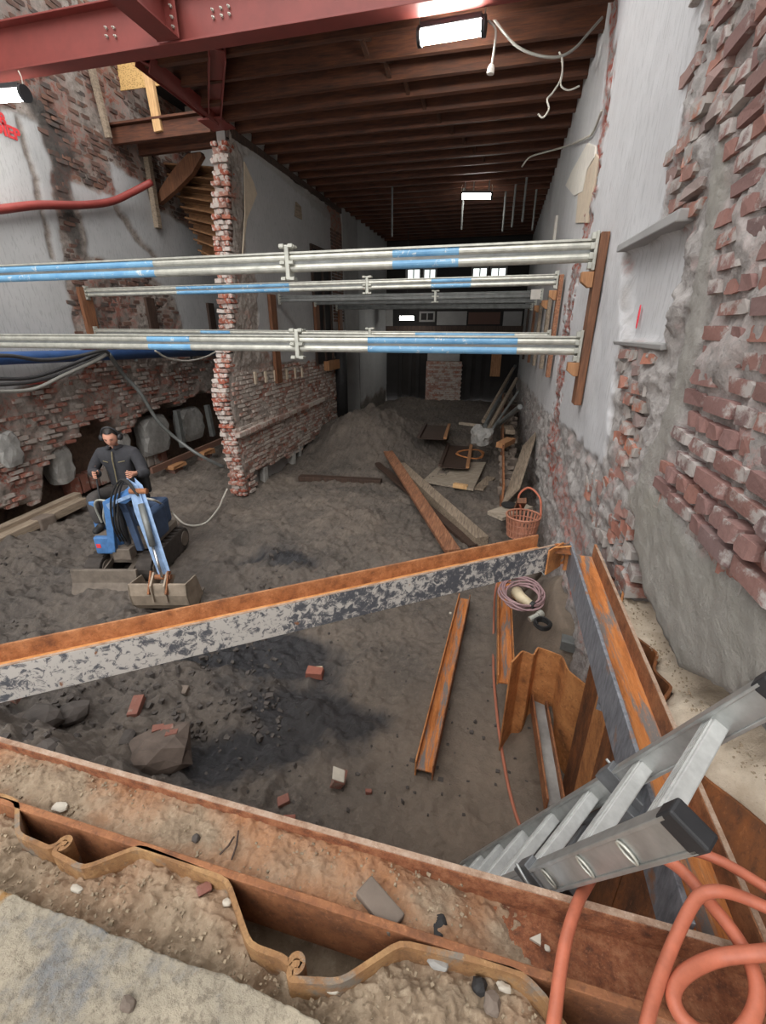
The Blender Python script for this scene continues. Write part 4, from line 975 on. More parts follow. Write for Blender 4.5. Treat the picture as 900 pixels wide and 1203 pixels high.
XT = XR - 0.035                      # back of the boards on the right wall
ptA, pbA = P0(XBD, 705, 274), P0(XBD, 672, 474); YA = (ptA[1] + pbA[1]) / 2
board('brown bearing board nearest on the right wall, holding two struts', XBD + 0.03, YA, pbA[2], ptA[2], 0.16, 0.055, 'wood_brown', lean=0.0)
zA1 = P0(XBD, 694, 301)[2]; zA2 = P0(XBD, 674, 405)[2]
wedge('timber wedge under the upper front strut', XBD, YA - .01, P0(XBD, 690, 332)[2], 0.95); wedge('timber wedge under the lower front strut', XBD, YA - .01, P0(XBD, 672, 430)[2], 0.95)
def frac(xl, yr, zr, *pxs):          # picture x -> position along a strut
    return [float((onY(yr, q, 385 - (zr - 2.8) * 60)[0] - xl) / (XBD - 0.025 - xl)) for q in pxs]
SH = 'shoring struts'
fr_ = frac(XL, YA, zA1, -60, 188, 461, 536, 342)
strut('upper front shoring strut with light blue bands, nearest of all', YA + 0.02, zA1, XL, zA1 - 0.02, 0.033, [(max(0.02, fr_[0]), fr_[1]), (fr_[2], fr_[3])], [fr_[4]], SH)
fr_ = frac(XL, YA, zA2, 172, 222, 432, 609, 349)
strut('lower front shoring strut with light blue bands', YA + 0.02, zA2, XL, zA2 + 0.0, 0.031, [(fr_[0], fr_[1]), (fr_[2], fr_[3])], [fr_[4]], SH)
YBs = 6.56
ptB, pbB = P0(XBD, 659, 321), P0(XBD, 639, 441); zB1 = P0(XBD, 650, 334)[2]; zB2 = P0(XBD, 642, 396)[2]; YBr = (ptB[1] + pbB[1]) / 2
board('reddish bearing board second from the front on the right wall', XBD + 0.03, YBr, pbB[2], ptB[2], 0.15, 0.05, 'wood_rusty')
wedge('timber wedge under the upper second strut', XBD, YBr - .01, P0(XBD, 645, 352)[2], 1.0)
fr_ = frac(XL, YBs, zB1, 208, 341, 506, 552, 432)
strut('upper second shoring strut with dark blue bands, just behind the front one', YBr, zB1, XL + 0.07, onX(XL + .07, 100, 344)[2], 0.027, [(fr_[0], fr_[1]), (fr_[2], fr_[3])], [fr_[4]], SH, yl=6.56)
fr_ = frac(XL, YBs, zB2, 235, 270, 488, 604, 435)
strut('lower second shoring strut, seen just above the lower front strut', YBr, zB2, XL + 0.07, onX(XL + .07, 112, 391)[2], 0.026, [(fr_[0], fr_[1]), (fr_[2], fr_[3])], [fr_[4]], SH, yl=6.56)
# boards on the left wall and middle wall, with the further struts of the long room
for (x, y0, y1, lab) in ((103, 338, 398, 'brown bearing board on the left wall, nearest of three'), (177, 350, 394, 'brown bearing board on the left wall, second of three'), (247, 356, 394, 'brown bearing board on the left wall, beside the brick wall end')):
    t_, b_ = onX(XL + 0.06, x, y0), onX(XL + 0.06, x + 6, y1); board(lab, XL + 0.035, (t_[1] + b_[1]) / 2, b_[2] - 0.05, t_[2], 0.22, 0.06, 'wood_dark' if x > 150 else 'wood_brown', sx=1)
for (x, y0, y1, lab) in ((320, 346, 452, 'brown bearing board on the middle wall, nearest the brick end'), (372, 350, 395, 'brown bearing board on the middle wall, second from the brick end'), (400, 358, 395, 'brown bearing board on the middle wall, third from the brick end')):
    t_, b_ = onX(XM + 0.08, x, y0), onX(XM + 0.08, x + 1, y1); board(lab, XM + 0.06, t_[1], b_[2], t_[2], 0.22, 0.06, 'wood_brown', sx=1)
for i, (xr_, yr_, xl_, yl_, rr, lab) in enumerate(((638, 346, 322, 351, 0.024, 'grey third shoring strut, end on the middle wall'), (631, 353, 374, 356, 0.022, 'dark grey fourth shoring strut in the long room'), (626, 360, 402, 362, 0.022, 'dark fifth shoring strut, deepest in the long room'))):
    r_ = P0(XBD, xr_, yr_); l_ = onX(XM + 0.10, xl_, yl_)
    strut(lab, r_[1], r_[2], XM + 0.10, l_[2], rr, [], [0.62] if i == 0 else [], SH, yl=r_[1] * 0.5 + l_[1] * 0.5, dark=True)
for (x, y0, y1, mt, lab) in ((644, 348, 432, 'wood_grey', 'grey bearing board third on the right wall'), (634, 356, 428, 'wood_grey', 'grey weathered bearing board fourth on the right wall'), (627, 360, 424, 'wood_brown', 'brown bearing board fifth on the right wall'), (620, 362, 420, 'wood_dark', 'dark bearing board sixth and last on the right wall')):
    t_, b_ = P0(XBD, x, y0), P0(XBD, x - (y1 - y0) * 0.14, y1); board(lab, XBD + 0.03, t_[1], b_[2], t_[2], 0.18, 0.05, mt)
for (x, y, lab) in ((642.5, 358, 'small timber wedge on the third right board'), (632.5, 363, 'small timber wedge on the fourth right board')):
    p = P0(XBD, x, y); wedge(lab, XBD + .02, p[1] - .01, p[2], 1.1)
p = P0(XBD, 626, 343); r3 = P0(XBD, 638, 346)
tag(MB().box((p[0] - 0.12, r3[1] - 0.06, r3[2]), (0.16, 0.02, 0.15)).build('paper_tag', M['sheet_white']), 'white paper tag hung on the third strut', 'tag')
# ------------------------------------------------------------------ mini excavator and its driver
EO = np.array([-4.1, 4.05, 0.0]); EL = np.array([0.97, 0.243, 0]); EF = np.array([0.243, -0.97, 0]); EZ = np.array([0, 0, 1.0])
EO[2] = max(0.0, ground(-4.1, 4.05)) - 0.01
def E(a, b, z): return Vector(EO + EL * a + EF * b + EZ * z)
def ebox(a, b, z, da, db, dz, jit=0.0, m=None, mi=0):
    m = m or MB(); return m.box(E(a, b, z), (da, db, dz), Matrix((tuple(EL), tuple(-EF), (0, 0, 1))).transposed(), mi, jit)
def ebar(p, q, w, h, up=None, m=None, mi=0):
    m = m or MB(); return m.bar(E(*p), E(*q), w, h, up if up is not None else (0, 0, 1), mi)
def etube(pts, r, n=8): return MB().tube([E(*p) for p in pts], r, n)
ex = thing('mini_excavator', 'small blue mini excavator with its boom reaching down to the mud', 'excavator', E(-0.08, 0, 0))
for a in (-0.37, 0.22):
    out = []
    L0, L1, rr = -0.50, 0.30, 0.15
    for k in range(11): out.append((L1 + rr * math.sin(math.pi * k / 10), rr - rr * math.cos(math.pi * k / 10)))
    for k in range(11): out.append((L0 - rr * math.sin(math.pi * k / 10), rr + rr * math.cos(math.pi * k / 10)))
    tr = MB().prism([E(a - 0.09, b, z + 0.02) for b, z in out], EL * 0.18).build('track', M['track_rubber'], ex, bevel=0.01)
    lug = MB()
    for k in range(26):
        t = k / 26 * len(out); i = int(t); p, q = out[i], out[(i + 1) % len(out)]; fz = t - i
    for k in range(9):
        lug_b = L0 + (L1 - L0) * k / 8
        for z in (0.015, 0.325): attach(ebox(a, lug_b, z, 0.17, 0.035, 0.025).build('track_lug', M['track_rubber'], None), tr)
    for b in (L0, L1):
        attach(MB().lathe([(0.10, -0.1), (0.10, 0.1)], E(a, b, 0.17), 14, Matrix((tuple(EF), (0, 0, 1), tuple(EL))).transposed()).build('track_wheel', M['mud_steel'], None), tr)
ebox(-0.08, -0.1, 0.24, 0.46, 0.6, 0.12).build('undercarriage', M['mud_steel'], ex, bevel=0.01)
bl = MB().prism([E(-0.52, 0.60, 0.0), E(-0.52, 0.66, 0.01), E(-0.52, 0.59, 0.14), E(-0.52, 0.57, 0.29), E(-0.52, 0.53, 0.29), E(-0.52, 0.55, 0.13)], EL * 0.74).build('dozer_blade', M['mud_steel'], ex, bevel=0.006)
for a in (-0.28, 0.05): attach(ebar((a, 0.1, 0.24), (a, 0.54, 0.14), 0.06, 0.06).build('blade_arm', M['mud_steel'], None), bl)
MB().lathe([(0.22, 0), (0.22, 0.06)], E(-0.08, -0.1, 0.30), 20).build('slew_ring', M['black_plastic'], ex)
ebox(-0.08, -0.16, 0.40, 0.66, 0.70, 0.08).build('deck', M['mud_steel'], ex, bevel=0.01)
fb_ = ebox(-0.20, 0.22, 0.46, 0.32, 0.16, 0.22).build('front_casing', M['blue_machine'], ex, bevel=0.02)
attach(ebox(-0.31, 0.302, 0.46, 0.05, 0.006, 0.05).build('red_sticker', M['red_paint'], None), fb_)
ebox(0.22, -0.06, 0.60, 0.12, 0.36, 0.38).build('side_casing', M['blue_dark'], ex, bevel=0.03)
ebox(-0.36, 0.10, 0.76, 0.07, 0.14, 0.40).build('side_post', M['blue_machine'], ex, bevel=0.015)
ebox(-0.1, -0.42, 0.60, 0.58, 0.24, 0.34).build('engine_cover', M['blue_dark'], ex, bevel=0.04)
st = ebox(-0.22, -0.33, 0.80, 0.40, 0.36, 0.08).build('seat', M['black_rubber'], ex, bevel=0.03)
attach(ebox(-0.22, -0.54, 1.02, 0.40, 0.08, 0.40).build('backrest', M['black_rubber'], None, bevel=0.03), st)
# swing boom: two legs meeting in an arch
kp = ebox(0.0, 0.34, 0.40, 0.20, 0.14, 0.14).build('swing_bracket', M['mud_steel'], ex, bevel=0.01)
boom = MB().prism([E(-0.13, 0.36, 0.44), E(-0.05, 0.36, 0.44), E(0.005, 0.36, 0.80), E(0.05, 0.36, 0.98), E(0.14, 0.40, 1.06), E(0.24, 0.42, 1.06), E(0.38, 0.47, 1.16), E(0.45, 0.48, 1.24), E(0.40, 0.46, 1.32), E(0.24, 0.42, 1.20), E(0.06, 0.38, 1.12), E(-0.05, 0.36, 1.06), E(-0.07, 0.36, 0.85)], EF * 0.07)
boom = boom.build('boom', M['blue_machine'], ex, bevel=0.008)
attach(MB().prism([E(0.15, 0.30, 0.42), E(0.22, 0.30, 0.42), E(0.19, 0.34, 0.92), E(0.22, 0.42, 1.06), E(0.14, 0.42, 1.08), E(0.12, 0.34, 0.92)], EF * 0.05).build('boom_leg', M['blue_dark'], None, bevel=0.006), boom)
attach(MB().prism([E(0.02, 0.44, 0.98), E(0.14, 0.48, 1.065), E(0.36, 0.55, 1.165), E(0.36, 0.55, 1.20), E(0.12, 0.47, 1.10), E(0.0, 0.44, 1.04)], EF * 0.015).build('boom_plate', M['blue_pale'], None), boom)
attach(etube([(0.05, 0.32, 0.5), (0.07, 0.36, 1.0)], 0.035, 10).build('boom_cylinder', M['black_plastic'], None), boom)
for s in (-0.042, 0.042):
    sp = MB().prism([E(0.37 + s, 0.52, 1.37), E(0.47 + s * .6, 0.55, 1.30), E(0.74 + s * .6, 0.86, 0.42), E(0.66 + s * .6, 0.86, 0.38), E(0.42 + s, 0.60, 1.02)], EF * 0.02 + EL * 0.015)
    sp.build('stick_plate', M['blue_pale'], ex, bevel=0.004)
stick = ebar((0.41, 0.52, 1.30), (0.70, 0.86, 0.40), 0.075, 0.055, tuple(EF)).build('stick', M['blue_pale'], ex, bevel=0.008)
attach(etube([(0.49, 0.64, 1.12), (0.62, 0.82, 0.72)], 0.032, 12).build('cylinder_barrel', M['galv_dark'], None, smooth=True), stick)
attach(etube([(0.62, 0.82, 0.72), (0.715, 0.94, 0.42)], 0.015, 10).build('cylinder_rod', M['chrome'], None, smooth=True), stick)
attach(MB().lathe([(0.03, -0.09), (0.03, 0.09)], E(0.46, 0.58, 1.24), 12, Matrix((tuple(EF), (0, 0, 1), tuple(EL))).transposed()).build('pivot_pin', M['rust_brown'], None), stick)
# bucket
prof = [(0.62, 0.34), (0.60, 0.22), (0.62, 0.10), (0.70, 0.01), (0.82, -0.02), (0.98, 0.02), (0.98, 0.035), (0.82, 0.005), (0.72, 0.03), (0.645, 0.11), (0.628, 0.22), (0.645, 0.34)]
prof = [(1.56 - b, z * 1.05) for b, z in prof]
bk = MB().prism([E(0.36, b + 0.04, z) for b, z in prof], EL * 0.60).build('bucket', M['bucket_steel'], ex, bevel=0.003)
for a in (0.36, 0.945):
    attach(MB().prism([E(a, b + 0.04, z) for b, z in prof[:6]] + [E(a, 0.72, 0.32)], EL * 0.015).build('bucket_side', M['bucket_steel'], None), bk)
for k in range(5): attach(ebox(0.40 + k * 0.13, 0.58, 0.03, 0.05, 0.10, 0.02).build('tooth', M['mud_steel'], None), bk)
for a in (0.60, 0.74): attach(MB().prism([E(a, 0.76, 0.34), E(a, 1.02, 0.16), E(a, 1.02, 0.36), E(a, 0.90, 0.46)], EL * 0.02).build('bucket_ear', M['bucket_steel'], None, bevel=0.003), bk)
for a in (0.585, 0.765): attach(ebar((a, 0.88, 0.46), (a, 1.02, 0.26), 0.02, 0.06).build('link_arm', M['rust_brown'], None, bevel=0.004), bk)
attach(MB().lathe([(0.028, -0.11), (0.028, 0.11)], E(0.675, 0.90, 0.40), 12, Matrix((tuple(EF), (0, 0, 1), tuple(EL))).transposed()).build('pivot_pin', M['rust_brown'], None), bk)
# levers, rails, hoses of the machine
for a, h in ((-0.30, 0.0), (0.08, 0.0)):
    lv = etube([(a, 0.10, 0.72), (a, 0.08, 1.0), (a + 0.0, 0.045, 1.235)], 0.010, 8).build('control_lever', M['black_plastic'], ex)
    attach(etube([(a, 0.052, 1.20), (a, 0.04, 1.285)], 0.018, 10).build('lever_knob', M['black_rubber'], None), lv)
etube(spline([(-0.30, 0.16, 0.70), (-0.30, 0.20, 0.92), (-0.24, 0.22, 1.0), (-0.12, 0.24, 1.0)], 5), 0.012, 8).build('grab_rail', M['galv'], ex)
etube(spline([(-0.22, 0.20, 0.66), (-0.2, 0.25, 0.8), (-0.16, 0.25, 0.94)], 5), 0.012, 8).build('grab_rail', M['galv'], ex)
for k in range(3): etube(spline([(0.0 + k * .03, 0.36, 0.55), (0.04 + k * .03, 0.48, 0.8), (0.1 + k * .04, 0.5, 1.12), (0.3 + k * .02, 0.56, 1.36), (0.47, 0.62, 1.2)], 5), 0.010, 6).build('hydraulic_hose', M['black_rubber'], ex)
ebox(-0.24, 0.14, 0.575, 0.24, 0.22, 0.025).build('foot_plate', M['mud_steel'], ex)

def skin_mesh(nodes, edges, levels=2):
    """nodes: name -> (point, radius); one continuous surface grown round connected edges"""
    import bmesh
    bm = bmesh.new(); lay = bm.verts.layers.skin.verify(); vs = {}
    for i, (k, (p, r)) in enumerate(nodes.items()):
        v = bm.verts.new(p); v[lay].radius = r if isinstance(r, tuple) else (r, r); v[lay].use_root = (i == 0); vs[k] = v
    for a, b in edges: bm.edges.new((vs[a], vs[b]))
    me = D.meshes.new('skin'); bm.to_mesh(me); bm.free()
    o = D.objects.new('skin', me); col.objects.link(o)
    s = o.modifiers.new('skin', 'SKIN'); s.use_smooth_shade = True
    o.modifiers.new('sub', 'SUBSURF').levels = levels; o.modifiers['sub'].render_levels = levels
    bpy.context.view_layer.update(); dg = bpy.context.evaluated_depsgraph_get()
    r = D.meshes.new_from_object(o.evaluated_get(dg)); D.objects.remove(o); D.meshes.remove(me)
    r.polygons.foreach_set('use_smooth', [True] * len(r.polygons)); return r
def V3(p): return tuple(E(*p))
man = thing('person', 'man in black work jacket and ear defenders driving the blue mini excavator', 'person', E(-0.22, -0.32, 0.84))
cx = -0.22
def limb_chain(nodes, edges, names, pts, rads, start=None):
    prev = start
    for n, p, r in zip(names, pts, rads):
        nodes[n] = (V3(p), r)
        if prev: edges.append((prev, n))
        prev = n
    return prev
N, Ed = {}, []
limb_chain(N, Ed, ['pelvis', 'belly', 'chest', 'neck0', 'neck1', 'skull'], [(cx, -.33, .90), (cx, -.34, 1.08), (cx, -.33, 1.34), (cx, -.31, 1.47), (cx + .005, -.28, 1.53), (cx + .015, -.25, 1.60)], [.06, .06, .07, .05, .048, .06])
for s, sg in (('l', -1), ('r', 1)):
    hx = -0.30 if s == 'l' else 0.08
    limb_chain(N, Ed, [s + k for k in ('sh', 'el', 'wr', 'palm')], [(cx + sg * .19, -.33, 1.42), (cx + sg * .30, -.24, 1.19), (hx + sg * .035, -.02, 1.24), (hx + sg * .012, .028, 1.25)], [.05, .04, .026, .032], 'chest')
    # fingers closed round the lever knob
    for i in range(4):
        z = 1.285 - i * 0.022
        limb_chain(N, Ed, [f'{s}f{i}{j}' for j in range(3)], [(hx + sg * .028, .055, z), (hx + sg * .004, .080 - .003 * abs(i - 1), z - .003), (hx - sg * .024, .066, z - .006)], [.0095, .0088, .008], s + 'palm')
    limb_chain(N, Ed, [s + 't0', s + 't1'], [(hx - sg * .014, .012, 1.275), (hx - sg * .022, .040, 1.292)], [.011, .009], s + 'palm')
    limb_chain(N, Ed, [s + 'hipj', s + 'kn', s + 'an'], [(cx + sg * .10, -.22, .93), (cx + sg * .17, .08, .975), (cx + sg * .12, .12, .66)], [.04, .035, .028], 'pelvis')
body = skin_mesh(N, Ed, 1)
# head with a face, joined into the body
import bmesh
bm = bmesh.new(); bm.from_mesh(body); D.meshes.remove(body)
hd = bmesh.ops.create_uvsphere(bm, u_segments=28, v_segments=20, radius=1.0)['verts']
PT = math.radians(26); TW = math.radians(14)
for v in hd:
    x, y, z = v.co                      # x lateral, y forward, z up
    rx, ry, rz = 0.078, 0.098, 0.118
    w = 1 - 0.22 * max(0, -z) ** 1.3 - (0.10 * max(0, -z - .3))
    X, Yf, Zu = x * rx * w, y * ry * (1 - 0.1 * max(0, -z) * (y < 0)), z * rz
    if y > 0:
        nose = math.exp(-(x / 0.16) ** 2) * math.exp(-((z + 0.16) / 0.2) ** 2) * 0.030 + math.exp(-(x / 0.10) ** 2) * math.exp(-((z - 0.08) / 0.2) ** 2) * 0.012
        eye = sum(math.exp(-((x - e) / 0.15) ** 2) for e in (-.38, .38)) * math.exp(-((z - 0.08) / 0.10) ** 2) * 0.012
        brow = math.exp(-((z - 0.27) / 0.10) ** 2) * 0.006 * math.exp(-(x / .6) ** 2)
        mouth = math.exp(-(x / 0.28) ** 2) * (math.exp(-((z + 0.46) / 0.05) ** 2) * 0.007 - math.exp(-((z + 0.53) / 0.03) ** 2) * 0.007 + math.exp(-((z + 0.60) / 0.06) ** 2) * 0.008)
        chin = math.exp(-(x / 0.3) ** 2) * math.exp(-((z + 0.88) / 0.14) ** 2) * 0.014
        Yf += nose - eye + brow + mouth + chin
    Y2 = Yf * math.cos(PT) + Zu * math.sin(PT); Z2 = -Yf * math.sin(PT) + Zu * math.cos(PT)
    X3 = X * math.cos(TW) + Y2 * math.sin(TW); Y3 = -X * math.sin(TW) + Y2 * math.cos(TW)
    v.co = E(cx + 0.02 + X3, -0.235 + Y3, 1.625 + Z2)
def headp(X, Yf, Zu):
    Y2 = Yf * math.cos(PT) + Zu * math.sin(PT); Z2 = -Yf * math.sin(PT) + Zu * math.cos(PT)
    return E(cx + 0.02 + X * math.cos(TW) + Y2 * math.sin(TW), -0.235 - X * math.sin(TW) + Y2 * math.cos(TW), 1.625 + Z2)
for s in (-1, 1):
    ear = bmesh.ops.create_uvsphere(bm, u_segments=8, v_segments=6, radius=1.0)['verts']
    for v in ear: v.co = headp(s * 0.078 + v.co.x * .012, v.co.y * .02 - .005, v.co.z * .032 - .005)
bmesh.ops.recalc_face_normals(bm, faces=bm.faces)
bme = D.meshes.new('body'); bm.to_mesh(bme); bm.free(); bme.polygons.foreach_set('use_smooth', [True] * len(bme.polygons)); bme.materials.append(M['skin'])
link('body', bme, man)
for s in (-1, 1):
    MB().lathe([(0.002, -0.004), (0.006, -0.002), (0.006, 0.002), (0.002, 0.004)], headp(s * 0.031, 0.083, 0.012), 8, Matrix.Rotation(math.pi / 2, 3, 'X')).build('eye', M['hair'], man)
    MB().tube([headp(s * .014, .100, .030), headp(s * .032, .098, .036), headp(s * .050, .086, .030)], 0.0026, 5).build('eyebrow', M['hair'], man)
MB().tube([headp(-.022, .094, -.062), headp(0, .100, -.060), headp(.022, .094, -.062)], 0.003, 5).build('mouth', M['brick_teeth'], man)
# hair cap
hv = MB(); n = 20; rows = 9
for r_ in range(rows):
    th = (r_ / (rows - 1)) * math.radians(98)
    for k in range(n):
        ph = 2 * math.pi * k / n; fx, fy = math.sin(ph), math.cos(ph)
        th2 = th * (0.46 if fy > 0.55 else (0.46 + (0.55 - fy) * 1.1 if fy > 0.1 else 1.0))
        j = 1.06 + 0.03 * math.sin(5 * ph + r_)
        hv.v.append(tuple(headp(0.079 * j * math.sin(th2) * fx, 0.100 * j * math.sin(th2) * fy, 0.119 * j * math.cos(th2))))
for r_ in range(rows - 1):
    for k in range(n): hv.f.append((r_ * n + k, r_ * n + (k + 1) % n, (r_ + 1) * n + (k + 1) % n, (r_ + 1) * n + k)); hv.m.append(0)
hv.build('hair', M['hair'], man, smooth=True)
hs = MB().tube([headp(0.094 * math.sin(t), -.008, 0.132 * math.cos(t) - .0) for t in np.linspace(-1.5, 1.5, 15)], 0.011, 8).build('ear_defenders', M['black_plastic'], man)
for s in (-1, 1):
    Rx = Matrix((tuple(EF), (0, 0, 1), tuple(EL))).transposed()
    attach(MB().lathe([(0.02, -0.026), (0.038, -0.020), (0.040, 0.012), (0.034, 0.024)], headp(s * 0.092, -.005, -.01), 14, Rx).build('ear_cup', M['black_plastic'], None, smooth=True), hs)
# jacket, trousers, boots
N, Ed = {}, []
limb_chain(N, Ed, ['hip', 'waist', 'ribs', 'chest', 'collar'], [(cx, -.31, .95), (cx, -.33, 1.08), (cx, -.33, 1.22), (cx, -.33, 1.36), (cx + .003, -.31, 1.49)], [(.165, .13), (.165, .125), (.175, .125), (.17, .12), (.072, .072)])
for s, sg in (('l', -1), ('r', 1)):
    hx = -0.30 if s == 'l' else 0.08
    limb_chain(N, Ed, [s + k for k in ('sh', 'ua', 'el', 'fa', 'cuff')], [(cx + sg * .20, -.33, 1.40), (cx + sg * .27, -.30, 1.29), (cx + sg * .31, -.24, 1.185), (hx + sg * .10, -.13, 1.205), (hx + sg * .045, -.035, 1.235)], [.085, .076, .068, .058, .046], 'chest')
jm = skin_mesh(N, Ed, 2); jm.materials.append(M['jacket']); jk = link('jacket', jm, man); jm.name = 'jacket'
attach(MB().tube([E(cx + .003, -.215, 1.45), E(cx, -.195, 1.36), E(cx, -.19, 1.2), E(cx, -.175, 1.02)], 0.007, 6).build('zip', M['zip'], None), jk)
for s in (-1, 1): attach(MB().tube([E(cx + s * .06, -.197, 1.325), E(cx + s * .13, -.22, 1.335)], 0.005, 6).build('pocket_zip', M['zip'], None), jk)
attach(MB().tube([E(cx + 0.07 * math.sin(t), -.30 + 0.075 * math.cos(t), 1.485 + .01 * math.cos(t)) for t in np.linspace(0.35, 2 * math.pi - 0.35, 14)], 0.028, 8).build('collar', M['jacket'], None, smooth=True), jk)
N, Ed = {}, []
limb_chain(N, Ed, ['hip'], [(cx, -.33, .92)], [(.15, .10)])
for s, sg in (('l', -1), ('r', 1)): limb_chain(N, Ed, [s + k for k in ('th', 'kn', 'sh', 'an')], [(cx + sg * .11, -.18, .94), (cx + sg * .17, .09, .985), (cx + sg * .14, .13, .82), (cx + sg * .12, .13, .67)], [.095, .078, .068, .06], 'hip')
tm = skin_mesh(N, Ed, 2); tm.materials.append(M['trousers']); link('trousers', tm, man); tm.name = 'trousers'
for sg in (-1, 1):
    N, Ed = {}, []; limb_chain(N, Ed, ['a', 'b', 'c', 'd'], [(cx + sg * .12, .13, .70), (cx + sg * .12, .13, .63), (cx + sg * .125, .20, .615), (cx + sg * .13, .27, .61)], [.055, .05, .043, .036])
    sm = skin_mesh(N, Ed, 2); sm.materials.append(M['black_rubber']); link('boot', sm, man); sm.name = 'boot'
# ------------------------------------------------------------------ ladder
LD = np.array([-0.2189847, 0.3262631, -0.91956407]); LA = np.array([0.5184, 0.8392, 2.0249]); LB = onZ(2.0249, 764, 986)
ru = LB - LA; rl = np.linalg.norm(ru); ru /= rl; ln = np.cross(LD, ru); ln /= np.linalg.norm(ln)
if ln @ (CAMP - LA) > 0: ln = -ln
ld = thing('ladder', 'grey aluminium extension ladder leaning into the pit, top over the right beam', 'ladder', LA + LD * 2.1)
def stile(P, s0, s1, w, off, name='stile', mat='alu', label=None):
    a = P + LD * s0 + ln * off; b_ = P + LD * s1 + ln * off
    o = MB().bar(a, b_, 0.026, w, tuple(ln)).build(name, M[mat], ld, bevel=0.003)
    for s in (-1, 1):
        attach(MB().bar(a + ln * (s * w * .44) , b_ + ln * (s * w * .44), 0.034, w * .14, tuple(ln)).build('stile_lip', M[mat], None, bevel=0.002), o)
    return o
s_back = stile(LA, -0.17, 2.05, 0.058, 0.0); s_front = stile(LB, -0.095, 0.50, 0.058, 0.0)
stile(LB - ru * 0.030, 0.42, 2.05, 0.050, 0.056, mat='alu_dark'); stile(LA + ru * 0.030, 0.42, 2.05, 0.050, 0.056, mat='alu_dark')
sf2 = stile(LB, 0.50, 2.05, 0.054, 0.0)
for P, st_, e_ in ((LA, s_back, -.17), (LB, s_front, -.095)):
    attach(MB().bar(P + LD * (e_ - .022), P + LD * (e_ + .02), 0.034, 0.064, tuple(ln)).build('end_cap', M['black_plastic'], None, bevel=0.005), st_)
for i in range(8):
    p = LA + LD * 0.28 * i; q = LB + LD * 0.28 * i
    r_ = MB().bar(p, q, 0.046, 0.030, tuple(ln)).build('rung', M['alu_bright'], ld, bevel=0.003)
    for k in (-1.4, -.5, .5, 1.4):
        attach(MB().bar(p + LD * 0.010 * k - ln * 0.016, q + LD * 0.010 * k - ln * 0.016, 0.0045, 0.005, tuple(ln)).build('rung_rib', M['alu_bright'], None), r_)
    if 2 <= i <= 6:
        MB().bar(p + LD * 0.1 + ln * 0.055, q + LD * 0.1 + ln * 0.055, 0.028, 0.028, tuple(ln)).build('rung', M['alu_dark'], ld, bevel=0.003)
for s in (0.06, 0.22, 0.40):             # pressed oval rung sockets on the outer face of the front stile
    c = LB + LD * (0.28 * 0 + s) + ru * 0.0165
    MB().tube([c + (LD * 0.008 * math.cos(t) + ln * 0.020 * math.sin(t)) for t in np.linspace(0, 2 * math.pi, 15)[:-1]], 0.0028, 6, closed=True).build('rung_socket', M['galv_light'], ld, smooth=True)
for P, s in ((LB, 0.50), (LA, 0.42)):
    c = P + LD * s
    k = MB().tube([c + ru * (0.022 if P is LB else -0.022) + ln * -0.052 + LD * -.01, c + ru * (0.026 if P is LB else -0.026), c + ru * (0.024 if P is LB else -.024) + ln * 0.060, c + ln * 0.085 + LD * .03], 0.004, 8).build('guide_hook', M['alu'], ld, smooth=True)
    MB().bar(c + ln * -0.042, c + ln * 0.09, 0.036, 0.075, tuple(LD)).build('guide_sleeve', M['alu_dark'], ld, bevel=0.003)

# ------------------------------------------------------------------ hoses
def hose(name, label, cat, pts, r, mat, n=8, group=None, sides=12):
    return tag(MB().tube(spline([onZ(z, x, y) for x, y, z in pts], n), r, sides).build(name, M[mat], None, smooth=True), label, cat, group)
hq = [onZ(z, x, y) for x, y, z in [(640, 1260, 1.73), (650, 1205, 1.735), (657, 1150, 1.735), (666, 1100, 1.735), (680, 1058, 1.72), (693, 1035, 1.67), (702, 1020, 1.58)]]
hq += [hq[-1] + [0.01, 0.06, -0.12], hq[-1] + [0.0, 0.09, -0.5], hq[-1] + [-0.02, 0.12, -1.2]]
tag(MB().tube(spline(hq, 8), 0.0115, 12).build('air_hose', M['orange_hose'], None, smooth=True), 'thick orange hose draped over the front beam, leftmost of the three strands', 'hose')
hose('air_hose', 'thick orange hose looping at the bottom right corner', 'hose', [(752, 990, 1.66), (768, 1001, 1.72), (800, 1022, 1.745), (835, 1062, 1.76), (868, 1105, 1.76), (888, 1150, 1.755), (886, 1190, 1.745), (860, 1222, 1.735), (826, 1216, 1.735), (800, 1194, 1.735), (791, 1167, 1.74), (806, 1143, 1.745), (845, 1125, 1.755), (900, 1119, 1.79), (960, 1112, 1.79)], 0.0125, 'orange_hose')
hose('air_hose', 'thick orange hose running right from under the ladder, topmost strand', 'hose', [(772, 1010, 1.70), (786, 999, 1.745), (815, 1000, 1.76), (850, 1013, 1.77), (900, 1043, 1.79), (960, 1085, 1.79)], 0.0105, 'orange_hose')
hose('air_hose', 'thick orange hose bent over the trough between loop and ladder', 'hose', [(752, 1260, 1.72), (760, 1203, 1.735), (775, 1150, 1.745), (792, 1106, 1.76), (812, 1065, 1.78), (826, 1050, 1.79), (846, 1047, 1.80), (870, 1053, 1.80), (900, 1066, 1.80), (960, 1095, 1.80)], 0.0110, 'orange_hose')
def on_ground(x, y, lift=0.0):
    z = 0.05
    for _ in range(12): p = onZ(z, x, y); z = ground(p[0], p[1]) + lift
    return onZ(z, x, y)
hp_ = [onZ(0.52, 596, 672), onZ(0.46, 583, 690)] + [on_ground(x, y, 0.012) for x, y in ((580, 740), (580, 790), (584, 840), (591, 890), (600, 935), (612, 972), (628, 990))]
tag(MB().tube(spline(hp_, 8), 0.011, 10).build('thin_hose', M['thin_orange'], None, smooth=True), 'thin orange hose trailing over the mud beside the short I-beams', 'hose')

